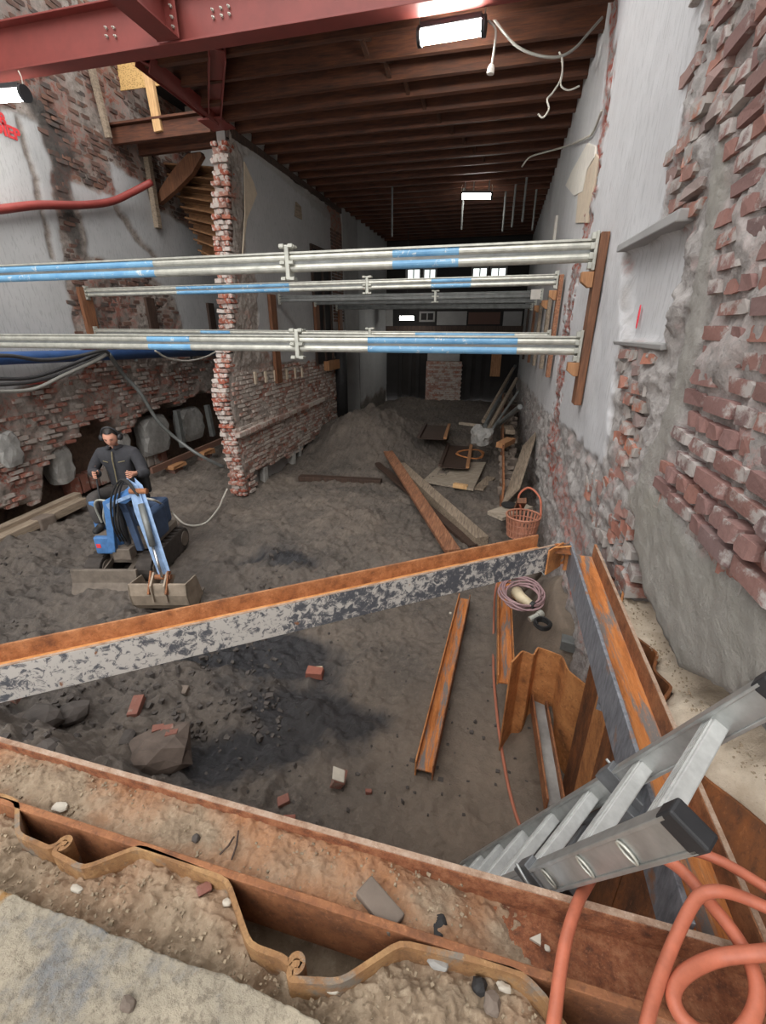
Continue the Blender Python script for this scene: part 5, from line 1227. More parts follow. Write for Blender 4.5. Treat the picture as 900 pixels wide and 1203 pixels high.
# ------------------------------------------------------------------ coil of cable and small gear on the heap
cc = onZ(0.74, 613, 700)
pts = []
for i in range(170):
    t = i / 170 * 2 * math.pi * 7; r = 0.150 + 0.022 * math.sin(i * 0.37) + 0.012 * math.sin(t * .5)
    pts.append((cc[0] + r * math.cos(t) * 1.05, cc[1] + r * math.sin(t) * 1.1 + 0.01 * math.sin(i * .2), cc[2] + 0.02 + 0.018 * math.sin(i * 0.11 + 1) + 0.16 * r * math.sin(t)))
tag(MB().tube(pts, 0.0075, 8).build('cable_coil', M['pink_cable'], None, smooth=True), 'coil of pinkish grey cable hung over the orange channel', 'cable')
c2 = onZ(0.72, 637, 737)
tag(MB().tube([(c2[0] + (0.055 - 0.008 * math.sin(i * .23)) * math.cos(i * .42), c2[1] + (0.06) * math.sin(i * .42), c2[2] + 0.012 + 0.0006 * i) for i in range(70)], 0.008, 8).build('cable_coil', M['black_rubber'], None, smooth=True), 'small black coil of cable beside the low sheet pile', 'cable')
plug = thing('cable_coupling', 'grey cable coupling beside the black coil', 'coupling', onZ(0.74, 628, 727))
MB().tube([onZ(.74, 622, 728), onZ(.76, 632, 723)], 0.022, 10).build('body', M['galv'], plug); MB().tube([onZ(.76, 632, 723), onZ(.77, 637, 720)], 0.028, 10).build('ring', M['galv_light'], plug)
fn = thing('funnel', 'dirty cream cone lying inside the coil of cable', 'funnel', onZ(0.70, 618, 708))
MB().tube([onZ(.72, 607, 696), onZ(.74, 612, 702), onZ(.75, 624, 710)], [0.052, 0.045, 0.03], 14).build('cone', M['cream_plastic'], fn, smooth=True); MB().tube([onZ(.75, 624, 710), onZ(.75, 628, 712)], 0.03, 12).build('rim', M['black_plastic'], fn)
p = onZ(0.42, 595, 736); nt = thing('pipe_fitting', 'cream plastic pipe fitting on the orange channel', 'fitting', p)
MB().lathe([(0.022, 0), (0.032, 0.01), (0.032, 0.03), (0.022, 0.034)], p, 12).build('collar', M['cream_plastic'], nt); MB().lathe([(0.014, 0.034), (0.014, 0.06)], p, 10).build('neck', M['paper_cream'], nt)
tag(MB().tube([onZ(.66, 571, 676), onZ(.68, 585, 676), onZ(.70, 606, 679)], [0.004, 0.018, 0.016], 8).build('chisel', M['galv_dark'], None), 'pointed steel chisel lying across the end of the channel', 'chisel')
tag(MB().tube(spline([onZ(.72, 600, 672), onZ(.80, 612, 664), onZ(.82, 628, 662), onZ(.76, 640, 676)], 6), 0.006, 6).build('wire', M['galv_dark'], None), 'bent grey wire above the coil of cable', 'wire')
p = onZ(0.66, 612, 700); tag(MB().tube([onZ(.60, 630, 672), onZ(.60, 600, 700)], 0.06, 10).build('stone_drum', M['rubble_stone'], None, smooth=True), 'rounded grey stone half buried behind the cable coil', 'stone')

# ------------------------------------------------------------------ gear along the foot of the right wall
bkc = onZ(0.62, 612, 628); R0, R1, HB = 0.155, 0.185, 0.24
bs = thing('basket', 'orange-brown plastic basket behind the strut beam', 'basket', bkc)
for z, r in ((0.0, R0), (0.08, R0 + .01), (0.16, R0 + .02), (HB, R1)):
    MB().tube([(bkc[0] + r * math.cos(t), bkc[1] + r * math.sin(t), bkc[2] + z) for t in np.linspace(0, 2 * math.pi, 25)[:-1]], 0.011 if z == HB else 0.007, 6, closed=True).build('hoop', M['basket_plastic'], bs)
for k in range(26):
    t = 2 * math.pi * k / 26; MB().bar((bkc[0] + R0 * math.cos(t), bkc[1] + R0 * math.sin(t), bkc[2]), (bkc[0] + R1 * math.cos(t), bkc[1] + R1 * math.sin(t), bkc[2] + HB), 0.022, 0.006, (math.cos(t), math.sin(t), 0)).build('slat', M['basket_plastic'], bs)
MB().lathe([(R0, -0.004), (R0, 0.006)], bkc, 20).build('base', M['basket_plastic'], bs)
MB().tube(spline([(bkc[0] + R1, bkc[1], bkc[2] + HB), (bkc[0] + .16, bkc[1] + .1, bkc[2] + .42), (bkc[0] + .04, bkc[1] + .2, bkc[2] + .50), (bkc[0] - .06, bkc[1] + .2, bkc[2] + .40), (bkc[0] - .02, bkc[1] + R1, bkc[2] + HB)], 6), 0.012, 8).build('handle', M['orange_hose'], bs, smooth=True)
def plank(label, p, q, w, h, mat, name='plank', up=(0, 0, 1), group=None, jit=0.004):
    return tag(MB().bar(p, q, w, h, up, jit=jit).build(name, M[mat], None, bevel=0.004), label, 'plank', group)
plank('grey wide board leaning against the right wall', onZ(0.75, 600, 583), onX(XR - 0.06, 623, 516), 0.32, 0.035, 'wood_grey', up=(-0.75, -0.2, 0.45))
plank('pale board lying flat under the black disc', onZ(0.60, 581, 606), onZ(0.62, 617, 594), 0.26, 0.05, 'wood_grey_x')
p = onZ(0.65, 598, 594); dk = MB().lathe([(0.095, 0), (0.10, 0.006), (0.10, 0.02), (0.02, 0.022)], p, 24).build('disc', M['black_rubber'], None); tag(dk, 'black rubber disc on the pale board', 'disc')
plank('short brown board standing by the basket', onZ(0.70, 609, 598), onZ(0.98, 613, 588), 0.10, 0.06, 'wood_brown', up=(0, -1, 0.3))
plank('narrow dark upright plate along the wall foot, in front of the rubble', onZ(0.55, 590, 590), onZ(0.62, 590, 470), 0.03, 0.5, 'rust_brown')
for i, (a, b, lab) in enumerate((((570, 500), (605, 430), 'bright grey pole leaning on the far right wall, topmost'), ((573, 506), (607, 445), 'grey pole leaning on the far right wall, second'), ((578, 505), (609, 460), 'thin grey pole leaning on the far right wall, third'), ((568, 495), (603, 433), 'grey pole leaning on the far right wall, hindmost'), ((584, 500), (611, 478), 'short dark pole leaning lowest on the far right wall'))):
    zq = 0.75; p0 = onZ(0.75, *a); p1 = onX(XR - 0.12 - 0.03 * i, *b)
    tag(MB().tube([p0, p1], 0.05 if i != 2 else 0.03, 8).build('pole', M['wood_grey' if i % 2 else 'galv_dark'], None), lab, 'pole', 'poles leaning on the far right wall')
tag(MB().bar(onZ(0.75, 540, 497), onZ(0.75, 566, 500), 0.12, 0.05, jit=.01).build('plank', M['wood_grey_x'], None), 'short pale plank on the dark floor near the leaning poles', 'plank')
pg = MB(); c = onZ(0.7, 566, 512)
import bmesh as _b
def boulder(label, c, s, mat, name='stone', cat='stone', seed=0, group=None, rz=0.0, squash=(1, 1, 1), rough=0.18, sub=2, cube=0.4):
    bm = _b.new(); _b.ops.create_icosphere(bm, subdivisions=sub, radius=1.0)
    for v in bm.verts:
        d = v.co.normalized(); n = mnoise.noise(d * 1.3 + Vector((seed * 3.1, seed, 0))); m = mnoise.noise(d * 4 + Vector((seed, 0, seed * 2)))
        k = max(abs(d.x), abs(d.y), abs(d.z)); v.co = d * ((1 - cube) * 0.95 + cube * 0.9 / k) * (1 + rough * n * 1.6 + rough * .5 * m)
        v.co = Matrix.Rotation(rz, 3, 'Z') @ Vector((v.co.x * s * squash[0], v.co.y * s * squash[1], v.co.z * s * squash[2])) + Vector(c)
    me = D.meshes.new(name); bm.to_mesh(me); bm.free(); me.materials.append(M[mat])
    return tag(link(name, me), label, cat, group)
boulder('crumpled grey sack on the floor below the leaning poles', c, 0.22, 'stone_block', 'sack', 'sack', 3, squash=(1, 1, .9), rough=.35, sub=3)
for i, (x, y, lab) in enumerate(((594, 520, 'brown timber offcut in the junk row along the wall'), (598, 505, 'grey timber offcut in the junk row along the wall'), (600, 478, 'dark timber offcut deepest in the junk row along the wall'))):
    p = onZ(0.8, x, y); tag(MB().box(p, (0.18, 0.5, 0.10), RZ(0.5 * i - .4), jit=.01).build('timber_offcut', M[('wood_wedge', 'wood_grey', 'wood_dark')[i]], None, bevel=.005), lab, 'timber')
rs = MB()
for i in range(90):
    x, y = random.uniform(590, 606), random.uniform(455, 580); p = onZ(0.62, x, y); rs.box((p[0], p[1], p[2]), tuple(random.uniform(.05, .16) for _ in range(3)), Matrix.Rotation(random.uniform(0, 3), 3, random.choice('XYZ')), jit=.015)
tag(rs.build('rubble', M['rubble_stone'], None), 'loose rubble along the foot of the right wall', 'rubble', kind='stuff')
# ------------------------------------------------------------------ things lying further back
bd = [on_ground(x, y, 0.03) for x, y in ((496, 567), (520, 545), (571, 545), (556, 577))]
tag(MB().prism(bd, (0, 0, 0.04)).build('sheet_board', M['wood_grey_x'], None, bevel=0.004), 'dirty grey board lying on the mud under the channel plate', 'board')
def tray(label, x0, y0, x1, y1, w, z):
    a, b = onZ(z, x0, y0), onZ(z, x1, y1); o = thing('channel_plate', label, 'steel plate', a)
    MB().bar(a, b, w, 0.012).build('web', M['wood_dark'], o); d = Vector(b - a).normalized(); x = d.cross(Vector((0, 0, 1)))
    for s in (-1, 1): MB().bar(a + np.array(x * s * w / 2) + [0, 0, .04], b + np.array(x * s * w / 2) + [0, 0, .04], 0.07, 0.05).build('rib', M['wood_wedge' if s > 0 else 'wood_dark'], o)
    return o
zb_ = on_ground(535, 545, 0.09)[2]
tray('brown steel channel plate with wooden ribs on the grey board', 533, 550, 540, 524, 0.55, zb_); tray('smaller brown channel plate farther back on the dark floor', 507, 516, 514, 500, 0.6, on_ground(510, 510, 0.05)[2])
c = on_ground(552, 533, 0.14)
tag(MB().tube([(c[0] + 0.30 * math.cos(i * .35) + .03 * math.sin(i), c[1] + 0.36 * math.sin(i * .35), c[2] + .02 * math.sin(i * .7)) for i in range(60)], 0.014, 6).build('wire_coil', M['rust_orange'], None), 'loose coil of rusty wire on the channel plate', 'wire')
p = on_ground(541, 571, 0.10); tag(MB().box(p, (0.26, 0.10, 0.07), RZ(-.2), jit=.006).build('timber_block', M['wood_fresh'], None, bevel=.004), 'pale timber block at the edge of the grey board', 'timber')
plank('short grey plank beside the grey board', on_ground(562, 575, .03), on_ground(577, 561, .03), 0.18, 0.04, 'wood_grey')
plank('long rusty-brown plank lying across the pale square timber', on_ground(532, 648, 0.10), on_ground(455, 530, 0.30), 0.20, 0.06, 'wood_rusty')
plank('pale square timber lying beside the rusty plank', on_ground(566, 637, 0.07), on_ground(470, 548, 0.10), 0.20, 0.16, 'wood_grey')
plank('dark thin plank under the rusty plank', on_ground(556, 642, 0.03), on_ground(441, 543, 0.06), 0.14, 0.05, 'wood_dark')
plank('dark sunken timber lying across the foot of the sand heap', on_ground(352, 561, 0.03), on_ground(448, 566, 0.03), 0.16, 0.10, 'wood_dark')
# ------------------------------------------------------------------ chunks on the mud
p = on_ground(188, 884, 0.07); ck = boulder('big dark masonry chunk beside the front beam', p, 0.165, 'dark_chunk', 'masonry_chunk', 'masonry', 14, squash=(1.2, 0.9, .72), rz=0.6, rough=.22, sub=2, cube=0.9)
for k, (dx_, dy_) in enumerate(((-.06, .045), (0.02, .06), (.085, .03))):
    attach(MB().box((p[0] + dx_ * .8 - 0.02, p[1] + dy_ + .05, p[2] + 0.085), (0.075, 0.045, 0.05), RZ(0.5), jit=.006).build('brick', M['brick_bare'], None), ck)
p = on_ground(398, 918, 0.04); bf = thing('broken_brick', 'broken red brick with white mortar on the open mud', 'brick', p)
MB().box(p + [0, 0, .02], (0.075, 0.085, 0.085), Matrix.Rotation(.3, 3, 'Y') @ RZ(.15), jit=.008).build('brick_body', M['brick_bare'], bf, bevel=.006); MB().box(p + [0.0, 0.0, .066], (0.080, 0.085, 0.02), Matrix.Rotation(.3, 3, 'Y') @ RZ(.15), jit=.008).build('mortar', M['pebble_white'], bf, bevel=.004)
for (x, y, s, rz, mt, lab) in ((333, 941, (.075, .05, .05), .7, 'brick_bare', 'small red brick fragment left of the broken brick'), (340, 962, (.07, .04, .03), .3, 'brick_bare', 'red brick sliver close behind the front beam'), (433, 930, (.04, .03, .03), .1, 'brick_bare', 'tiny red brick crumb right of the broken brick'), (160, 830, (.07, .16, .06), .35, 'brick_bare', 'brown half-buried brick on edge left of the big chunk'), (215, 812, (.09, .07, .06), .2, 'rubble_stone', 'small grey brick piece above the big chunk'),
        (370, 790, (.15, .09, .07), .1, 'brick_bare', 'brown brick lump sticking out of the wet mud'), (375, 786, (.06, .04, .03), .4, 'cream_plastic', 'cream crumb on top of the brown brick lump'), (14, 818, (.10, .08, .10), .2, 'brick_bare', 'brick stub at the left edge under the strut beam')):
    p = on_ground(x, y, s[2] * .3); tag(MB().box(p, s, RZ(rz) @ Matrix.Rotation(.2, 3, 'X'), jit=.006).build('brick_fragment', M[mt], None, bevel=.005), lab, 'brick')
for i, (x, y, s, lab) in enumerate(((50, 845, .12, 'dark rock at the left edge, left of two'), (85, 838, .10, 'dark rock near the left edge, right of two'), (150, 868, .06, 'dark rock at the top left of the big chunk'), (58, 880, .07, 'dark rock low at the left edge'))):
    boulder(lab, on_ground(x, y, s * .2), s, 'dark_stone', seed=20 + i, squash=(1.2, .9, .8), rz=i)
cl = MB()
for i in range(900):
    x, y = (random.uniform(0, 330), random.uniform(640, 870)) if i < 650 else (random.uniform(240, 640), random.uniform(560, 960))
    s = random.uniform(.008, .030) * (1 if i < 650 else .6); p = on_ground(x, y, s * .3)
    if abs(p[0] + 4.0) < 1.3 and abs(p[1] - 4) < 1.2: continue
    cl.box(p, (s * random.uniform(1, 2), s * random.uniform(.8, 1.6), s), Matrix.Rotation(random.uniform(0, 3), 3, random.choice('XYZ')), jit=s * .3)
tag(cl.build('mud_clods', M['dark_stone'], None), 'loose clods and crumbs scattered over the mud', 'clods', kind='stuff')
gr = MB()
for i in range(1500):
    if i < 500: a = random.uniform(-1.3, 0.05); p = np.array([a, 0.575 - 0.03 * (a + 1.9) / 2.66 + random.uniform(-.055, .055), ZT - 0.026])
    elif i < 1250:
        a = random.uniform(-1.2, 0.3); bnd = np.interp(a, [q[0] for q in PL], [q[1] for q in PL]); p = np.array([a, random.uniform(0.30, bnd - 0.015), 1.662])
    else: a = random.uniform(0, 1); y_ = random.uniform(.9, 2.0); p = np.array([XR - 0.04 + a * .08, y_, np.interp(y_, [q[1] for q in lw][::-1], [q[2] for q in lw][::-1]) - 0.01])
    s = random.uniform(.0012, .0042) * (1.3 if random.random() < .06 else 1); gr.box(p, (s * random.uniform(1, 2), s * random.uniform(.8, 1.6), s), Matrix.Rotation(random.uniform(0, 3), 3, random.choice('XYZ')), jit=s * .25)
tag(gr.build('grit', M['grit_stone'], None), 'grit and pebbles on the soil around the sheet piles', 'grit', kind='stuff')
for (x, y, z, s, mt, sq, lab) in ((70, 948, 1.677, .016, 'pebble_white', (1.5, .8, .4), 'flat pale pebble on the sand at the left of the trough'), (90, 1044, 1.665, .011, 'pebble_white', (1.5, .7, .5), 'pale stone on the soil below the left pile lock'), (267, 1060, 1.67, .011, 'pebble_white', (1, .7, .6), 'white pebble beside the middle sheet pile'), (230, 985, 1.68, .010, 'dark_stone', (1, 1, .8), 'dark pebble in the trough sand'), (563, 1158, 1.665, .015, 'black_rubber', (1, 1, .8), 'black lump on the soil at lower right'), (592, 1160, 1.665, .011, 'pebble_white', (1.2, .7, .6), 'whitish pebble right of the black lump'), (578, 1180, 1.665, .017, 'rubble_stone', (.9, 1.1, .8), 'brownish stone below the black lump'), (150, 1180, 1.69, .013, 'rubble_stone', (1.2, .9, .7), 'grey pebble on the concrete slab'), (643, 1114, 1.645, .006, 'pebble_white', (1, 1, .6), 'tiny white crumb in the rusty trough'), (517, 1090, 1.67, .019, 'black_rubber', (.8, 1.3, .35), 'black tar patch in the trough sand'), (390, 1160, 1.67, .012, 'pebble_white', (1.3, .8, .5), 'pale lump at the foot of the right-hand pile lock'), (515, 1130, 1.672, .015, 'stone_block', (1.4, .9, .6), 'grey lump on the soil behind the right pile bend')):
    boulder(lab, onZ(z, x, y), s, mt, 'pebble', 'pebble', int(x), squash=sq, sub=2)
p = onZ(1.67, 240, 1045); tag(MB().box(p, (.030, .018, .012), RZ(.9), jit=.003).build('brick_fragment', M['brick_bare'], None, bevel=.002), 'red brick chip on the soil inside the middle pile bend', 'brick')
p = onZ(1.685, 446, 1064); tag(MB().box(p, (.105, .045, .022), RZ(-.55), jit=.004).build('brick_fragment', M['rubble_stone'], None, bevel=.004), 'flat brown stone slab lying in the trough sand', 'stone')
sh = [onZ(1.645, *q) for q in ((622, 1104), (635, 1098), (635, 1112))]; tag(MB().prism(sh, (0, 0, .006)).build('shard', M['pebble_white'], None), 'white triangular shard in the rusty trough', 'shard')
for i, (a, b, lab) in enumerate((((272, 1010), (280, 976), 'dark twig upright in the trough sand'), ((258, 1004), (275, 983), 'dark twig slanting left in the trough sand'))):
    tag(MB().tube([onZ(1.685, *a), onZ(1.69, (a[0] + b[0]) / 2 + 2, (a[1] + b[1]) / 2), onZ(1.688, *b)], 0.0022, 6).build('twig', M['wood_dark'], None), lab, 'twig')

# ------------------------------------------------------------------ lamps
def lamp(label, p, q, r, power_mat='tube_light', hooks=True):
    p, q = Vector(p), Vector(q); o = thing('work_lamp', label, 'lamp', (p + q) / 2, 'fluorescent work lamps'); d = (q - p).normalized()
    MB().bar(p + Vector((0, 0, r * .9)), q + Vector((0, 0, r * .9)), r * 2.0, r * 0.8).build('housing', M['black_plastic'], o, bevel=0.008)
    MB().tube([p, q], r, 14).build('diffuser', M[power_mat], o, smooth=True)
    for a, s in ((p, -1), (q, 1)):
        e = MB().tube([a + d * s * -.005, a + d * s * 0.03], r * 1.25, 14).build('end_cap', M['black_plastic'], o)
        if hooks: attach(MB().tube([a + d * s * .015 + Vector((0, 0, r)), a + d * s * 0.02 + Vector((0, 0, r + .08)), a + d * s * .0 + Vector((0, 0, r + .13))], 0.006, 6).build('hook', M['galv'], None), e)
    return o
lamp('bright tube lamp under the joists behind the big red beam', onY(5.52, 495, 43), onY(5.46, 567, 31), 0.062)
l2 = lamp('bright tube lamp deeper in the long room', onY(11.0, 543, 230), onY(11.0, 577, 230), 0.06, 'far_tube')
for x in (546, 556, 574):
    p = onY(11.0, x, 229); MB().tube([p + [0, 0, .04], (p[0], p[1], CEIL + .235)], 0.014, 6).build('hanger', M['galv_dark'], l2)
lamp('bright tube lamp at the left edge below the red beam', onY(5.1, -62, 117), onY(5.1, 28, 110), 0.062, 'left_tube')
l3 = lamp('oval far lamp near the end of the long room', onY(15.6, 470, 373), onY(15.6, 487, 373), 0.08, 'far_tube', hooks=False)
p = onY(15.6, 478, 373); MB().tube([p + [0, 0, .08], (p[0], p[1], CEIL + .25)], 0.012, 6).build('hanger', M['black_plastic'], l3)
# ------------------------------------------------------------------ cables under the ceiling and on the walls
def cable(label, pts, r, mat, cat='cable', name='cable', group=None): return tag(MB().tube(spline(pts, 7), r, 7).build(name, M[mat], None, smooth=True), label, cat, group)
YC = 6.0
dc = thing('hanging_cable', 'white cable with a socket hanging beside the front lamp', 'cable', onY(5.5, 579, 60))
MB().tube(spline([onY(5.5, 574, 24), onY(5.5, 582, 34), onY(5.5, 581, 55), onY(5.5, 578, 76)], 6), 0.010, 7).build('flex', M['white_cable'], dc, smooth=True)
MB().tube([onY(5.5, 578, 76), onY(5.5, 577, 80), onY(5.5, 576, 87)], [0.02, 0.032, 0.034], 10).build('socket', M['sheet_white'], dc)
cable('grey cable sagging below the joists towards the right wall', [onY(YC, 580, 22), onY(YC, 592, 38), onY(YC, 607, 54), onY(YC, 628, 64), onY(YC, 655, 67), onY(YC, 675, 57), onY(YC, 692, 38), onY(YC, 708, 20)], 0.013, 'grey_cable')
cable('thin white cable dangling from the sagging cable, longer tail', [onY(YC, 657, 61), onY(YC, 661, 72), onY(YC, 659, 92), onY(YC, 650, 108), onY(YC, 643, 117), onY(YC, 645, 128), onY(YC, 638, 138), onY(YC, 632, 134)], 0.009, 'white_cable')
cable('thin white cable dangling from the sagging cable, forked tail', [onY(YC, 660, 68), onY(YC, 661, 85), onY(YC, 659, 100), onY(YC, 668, 106), onY(YC, 681, 101)], 0.008, 'white_cable')
a = onX(XR - 0.01, 698, 160); 
cable('white cable sticking out from the right wall above the struts', [onX(XR - .015, 707, 130), onX(XR - 0.015, 697, 155), onX(XR - .03, 688, 162), onY(8.0, 665, 172), onY(8.6, 640, 179), onY(8.9, 622, 185), onY(9.0, 613, 196)], 0.012, 'white_cable')
for i, x in enumerate((595, 606, 618, 631, 545, 461)):
    yq = joists[13 - (i % 3)]; p = onY(yq, x, 218); p[2] = CEIL + 0.01; tag(MB().tube([p, p - np.array([0, 0, .75 if i < 5 else .9])], 0.022, 6).build('hanging_rod', M['galv_dark'], None), ('thin grey rod hanging right of the deeper lamp, first of four', 'thin grey rod hanging right of the deeper lamp, second of four', 'thin grey rod hanging right of the deeper lamp, third of four', 'thin grey rod hanging nearest the right wall, fourth of four', 'thin grey rod hanging at the left of the deeper lamp', 'thin grey rod hanging far left under the dark joists')[i], 'rod', 'rods hanging under the far joists')
cs = [onX(XR - 0.015, *q) for q in ((690, 168), (699, 172), (698, 185), (689, 200), (684, 225), (674, 230), (664, 218), (672, 200))]
tag(MB().prism(cs, (0.02, 0, 0)).build('paper_sheet', M['sheet_white'], None, bevel=.004), 'torn white sheet peeling off the right wall', 'sheet')
cs = [onX(XR - 0.01, *q) for q in ((697, 178), (703, 186), (690, 262), (676, 262), (680, 215), (690, 195))]
tag(MB().prism(cs, (0.02, 0, 0)).build('paper_sheet', M['paper_cream'], None, bevel=.004), 'cream strip of lining on the right wall under the torn sheet', 'sheet')
pt, pb = onX(XR - .02, 654, 255), onX(XR - .02, 648, 305)
tag(MB().bar(pt, pb, 0.16, 0.04, (1, 0, 0)).build('wall_strip', M['sheet_white'], None), 'white upright strip fixed on the far right wall', 'strip')
# left wall: red hose, blue pipe, dark cables
XH = XL + 0.10
tag(MB().tube(spline([onX(XH, -60, 252), onX(XH, 0, 246), onX(XH, 45, 241), onX(XH, 95, 241), onX(XH, 130, 237), onX(XH + .1, 155, 226), onX(XH + .3, 178, 214)], 8), 0.055, 10).build('red_hose', M['red_hose'], None, smooth=True), 'red hose hanging across the left wall', 'hose')
bp = thing('blue_pipe', 'long blue pipe running along the left wall under the plaster', 'pipe', onX(XL + .16, 100, 415))
MB().tube([onX(XL + .16, -120, 424), onX(XL + .16, 0, 421), onX(XL + .16, 252, 413)], 0.085, 16).build('pipe', M['blue_pipe'], bp, smooth=True)
for x in (60, 160, 225): MB().bar(onX(XL + 0.02, x, 412), onX(XL + .22, x, 424), 0.05, 0.02).build('pipe_bracket', M['galv_dark'], bp)
XC = XL + 0.28
for i, (pts, m_, lab) in enumerate((([(-60, 440), (0, 445), (40, 443), (80, 430), (115, 416), (125, 415)], 'dark_cable', 'dark cable drooping below the blue pipe, topmost of the bundle'), ([(-60, 452), (0, 452), (45, 447), (85, 434), (120, 418), (128, 417)], 'dark_cable', 'dark cable drooping below the blue pipe, second of the bundle'), ([(-60, 458), (0, 460), (40, 457), (75, 441), (110, 425), (126, 416)], 'grey_cable', 'grey cable drooping lowest below the blue pipe'), ([(-40, 420), (10, 418), (50, 423), (90, 419), (120, 412), (128, 415)], 'dark_cable', 'dark cable lying along the blue pipe'), ([(182, 412), (198, 421), (220, 424), (240, 420), (256, 412)], 'white_cable', 'white cable sagging under the blue pipe near the brick end'))):
    cable(lab, [onX(XC + .03 * i, x, y) for x, y in pts], 0.026 if i < 4 else 0.018, m_)
cable('thick grey cable sloping down across the underpinned left wall', [onX(XC, 128, 416), onX(XL + .12, 145, 440), onX(XL + .2, 165, 462), onX(XL + .3, 185, 494), onX(XL + .5, 208, 516), onX(XL + .9, 235, 535), onX(XL + 1.2, 263, 549)], 0.035, 'galv_dark')
cable('pale cable looping from the excavator to the brick wall', [E(0.22, .1, .98), E(0.34, 0.05, .92), on_ground(200, 600, .25), on_ground(218, 616, .05), on_ground(240, 615, .03), on_ground(256, 598, .1), onY(6.2, 262, 585), onY(6.3, 267, 574)], 0.014, 'white_cable')
rs_ = MB().bar(onX(XL + .06, 23, 451), onX(XL + .06, 60, 449), 0.02, 0.16, (1, 0, 0), jit=.01); tag(rs_.build('red_rag', M['red_hose'], None), 'dull red strip behind the dark cables on the left wall', 'rag')
# ------------------------------------------------------------------ left room: timber platform, stairs, underpinning
tf = thing('timber_platform', 'timber platform high in the left room beside the brick wall end', 'platform', onY(7.9, 150, 158))
a, b = onY(7.9, 118, 163), onY(7.9, 248, 146)
MB().bar(a, b, 0.09, 0.22).build('joist', M['wood_joist'], tf, bevel=.004); MB().bar(a + [0, .6, 0.02], b + [0, .6, 0.02], 0.09, 0.22).build('joist', M['wood_joist'], tf); MB().bar(a + [0, .2, .14], b + [0, .2, .14], 0.6, 0.03).build('deck_board', M['wood_joist'], tf); MB().bar(a + [0, .75, .14], b + [0, .75, .14], 0.45, 0.03).build('deck_board', M['wood_joist'], tf)
for (x0, y0, x1, y1, lab) in ((107, 78, 128, 162, 'pale timber stud, left of two above the platform'), (172, 88, 187, 155, 'pale timber stud, right of two above the platform')):
    p, q = (onY(7.84, x0, y0 - 12), onY(7.84, x1, y1)) if x0 > 150 else (onX(XL + .09, x0, y0), onX(XL + .09, x1, y1)); tag(MB().bar(p, q, 0.14 if x0 > 150 else 0.09, 0.07, (0, 1, 0)).build('timber_stud', M['wood_fresh' if x0 > 150 else 'wood_grey'], None, bevel=.004), lab, 'stud', 'timber studs')
p, q = onY(8.3, 100, 62), onY(8.3, 248, 92); tag(MB().box(((p[0] + q[0]) / 2, 8.3, (p[2] + q[2]) / 2), (q[0] - p[0], 0.02, p[2] - q[2])).build('osb_panel', M['osb'], None), 'chipboard panel under the red beam, behind the studs', 'panel')
tag(MB().box((-5.4, 9.7, 6.05), (1.9, 0.05, 1.4)).build('grey_panel', M['dim_plaster'], None), 'dull grey panel behind the timber studs', 'panel')
cb = [onY(8.75, *q) for q in ((182, 232), (186, 240), (205, 224), (225, 204), (237, 183), (235, 178), (220, 180), (202, 200), (190, 218))]
tag(MB().prism(cb, (0, .12, 0)).build('curved_timber', M['wood_brown'], None, bevel=.005), 'curved brown timber string of the old stairs', 'timber')
sw = thing('staircase', 'underside of the old wooden stairs in the left room', 'stairs', onY(9.2, 235, 300))
for i in range(9):
    l_ = onY(9.25, 197 + 5.2 * i, 196 + 12.5 * i); r_ = onY(9.0, 268, 202 + 13.5 * i)
    MB().bar(l_, r_, 0.26, 0.03, (0, .2, 1)).build('tread', M['stair_wood'], sw); MB().bar(l_ + [0, .10, -.10], r_ + [0, .10, -.10], 0.02, 0.24, (0, .1, 1)).build('riser', M['stair_wood'], sw)
pst = [(186, 178, 190, 268)]
for x0, y0, x1, y1 in pst:
    tag(MB().bar(onX(XL + .05, x0 - 14, y0), onX(XL + .05, x1 - 4, y1), 0.10, 0.10, (1, 0, 0)).build('timber_stud', M['wood_grey'], None), 'grey upright batten on the left wall below the curved timber', 'stud', 'timber studs')
for i, (x0, y0, x1, y1, lab) in enumerate(((57, 526, 92, 561, 'concrete underpinning block left of the driver'), (138, 510, 156, 535, 'concrete underpinning block behind the driver'), (166, 492, 203, 525, 'concrete underpinning block just right of the driver'), (212, 481, 242, 510, 'concrete underpinning block nearest the brick wall end'), (-6, 513, 31, 541, 'whitish block in the left wall at the photo edge'))):
    x_ = XL - 0.10 if i < 4 else XL + 0.03
    t0, t1 = onX(x_, x0, y0 + 6), onX(x_, x1, y1); cy, cz = (t0[1] + t1[1]) / 2, (t0[2] + t1[2]) / 2 + 0.02
    bx_ = boulder(lab, (x_ - 0.12, cy, cz), 1.0, 'stone_block', 'concrete_block', 'block', 40 + i, 'underpinning blocks', squash=(0.17, abs(t1[1] - t0[1]) * .54, abs(t0[2] - t1[2]) * .52 + .09), rough=.07, sub=3, cube=0.8)
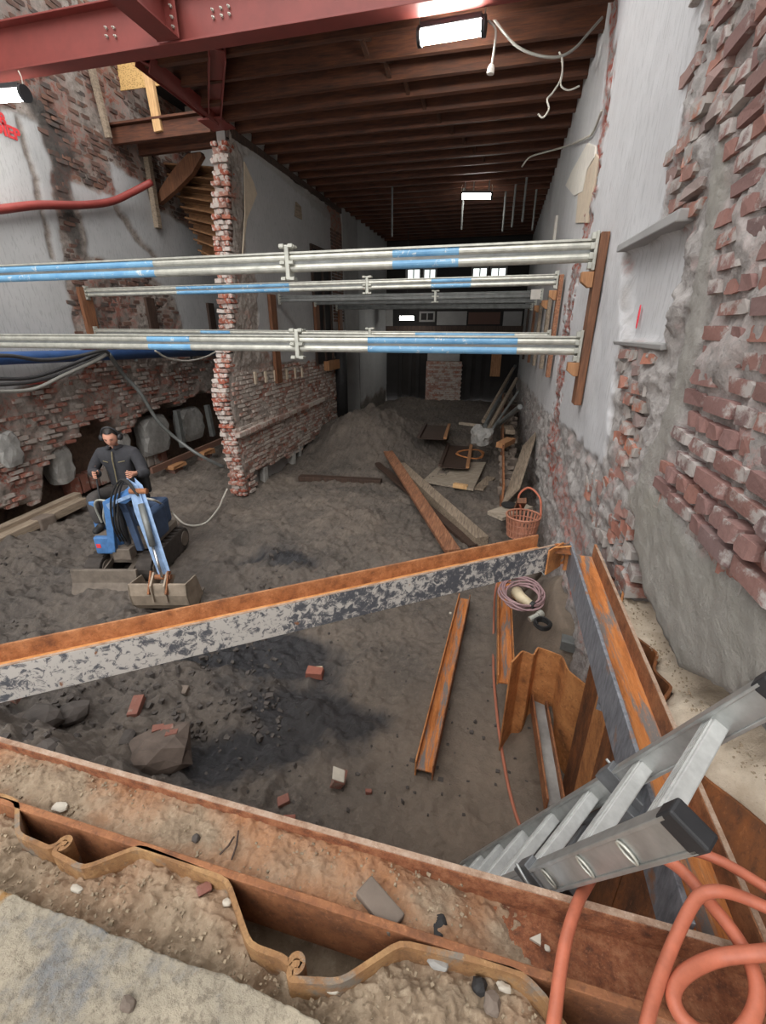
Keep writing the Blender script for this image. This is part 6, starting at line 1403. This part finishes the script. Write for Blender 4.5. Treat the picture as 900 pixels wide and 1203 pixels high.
for i, (x0, y0, x1, y1, lab) in enumerate(((207, 482, 215, 525, 'dark steel prop left of the last underpinning block'), (243, 476, 250, 512, 'dark steel prop close to the brick wall end'))):
    tag(MB().bar(onX(XL + .02, x0, y0), onX(XL + .02, x1, y1), 0.10, 0.10, (1, 0, 0)).build('steel_prop', M['galv_dark'], None), lab, 'prop', 'steel props in the undercut')
rl_ = thing('rail', 'rusty steel rail on small piers in the undercut of the left wall', 'rail', onX(XL + .2, 215, 540)); MB().bar(onX(XL + .2, 178, 553), onX(XL + .2, 262, 517), 0.06, 0.12).build('bar', M['brick_dark'], rl_)
for x, y in ((205, 552), (240, 536)): 
    p = onX(XL + .2, x, y); MB().box(p - np.array([0, 0, .08]), (.22, .26, .34), jit=.02).build('pier', M['brick_left'], rl_, bevel=.01); MB().box(p + np.array([0, 0, .10]), (.34, .42, .08), jit=.02).build('cap_stone', M['wood_wedge'], rl_, bevel=.01)
sp_ = thing('sill_timber', 'whitish timber sill along the foot of the left wall', 'timber', onX(XL + .12, 40, 622)); MB().bar(onX(XL + .12, -40, 652), onX(XL + .12, 96, 588), 0.26, 0.12, jit=.01).build('beam', M['wood_grey'], sp_, bevel=.01); MB().bar(onX(XL + .02, -40, 640), onX(XL + .02, 92, 581), 0.14, 0.10, jit=.01).build('upper_board', M['wood_grey'], sp_, bevel=.01)
p = onX(XL + .2, 52, 617); tag(MB().box(p, (.2, .24, .3), jit=.02).build('brick_pier', M['rubble_stone'], None, bevel=.02), 'small stone pier under the timber sill', 'pier')
# row of recessed bricks deep in the undercut
for i in range(12):
    y_ = 5.7 + .2 * i; MB().box((XL - .33, y_, 0.28), (.2, .17, .30), jit=.012).build('brick', M['brick_left'], wall_left, bevel=.01)
# black pipe in the opening of the middle wall
bpz = onX(XM + .15, 404, 486); tag(MB().tube([(bpz[0], bpz[1] - .1, bpz[2] - .1), (bpz[0], bpz[1] - .1, bpz[2] + 1.9)], 0.15, 16).build('black_pipe', M['black_rubber'], None, smooth=True), 'black upright pipe in the opening of the middle wall', 'pipe')
p = onX(XM + .1, 398, 427); tag(MB().box(p + np.array([0, -.4, 0]), (.14, 1.0, .22)).build('timber_lintel', M['wood_wedge'], None, bevel=.005), 'short timber lintel beside the black pipe', 'timber')
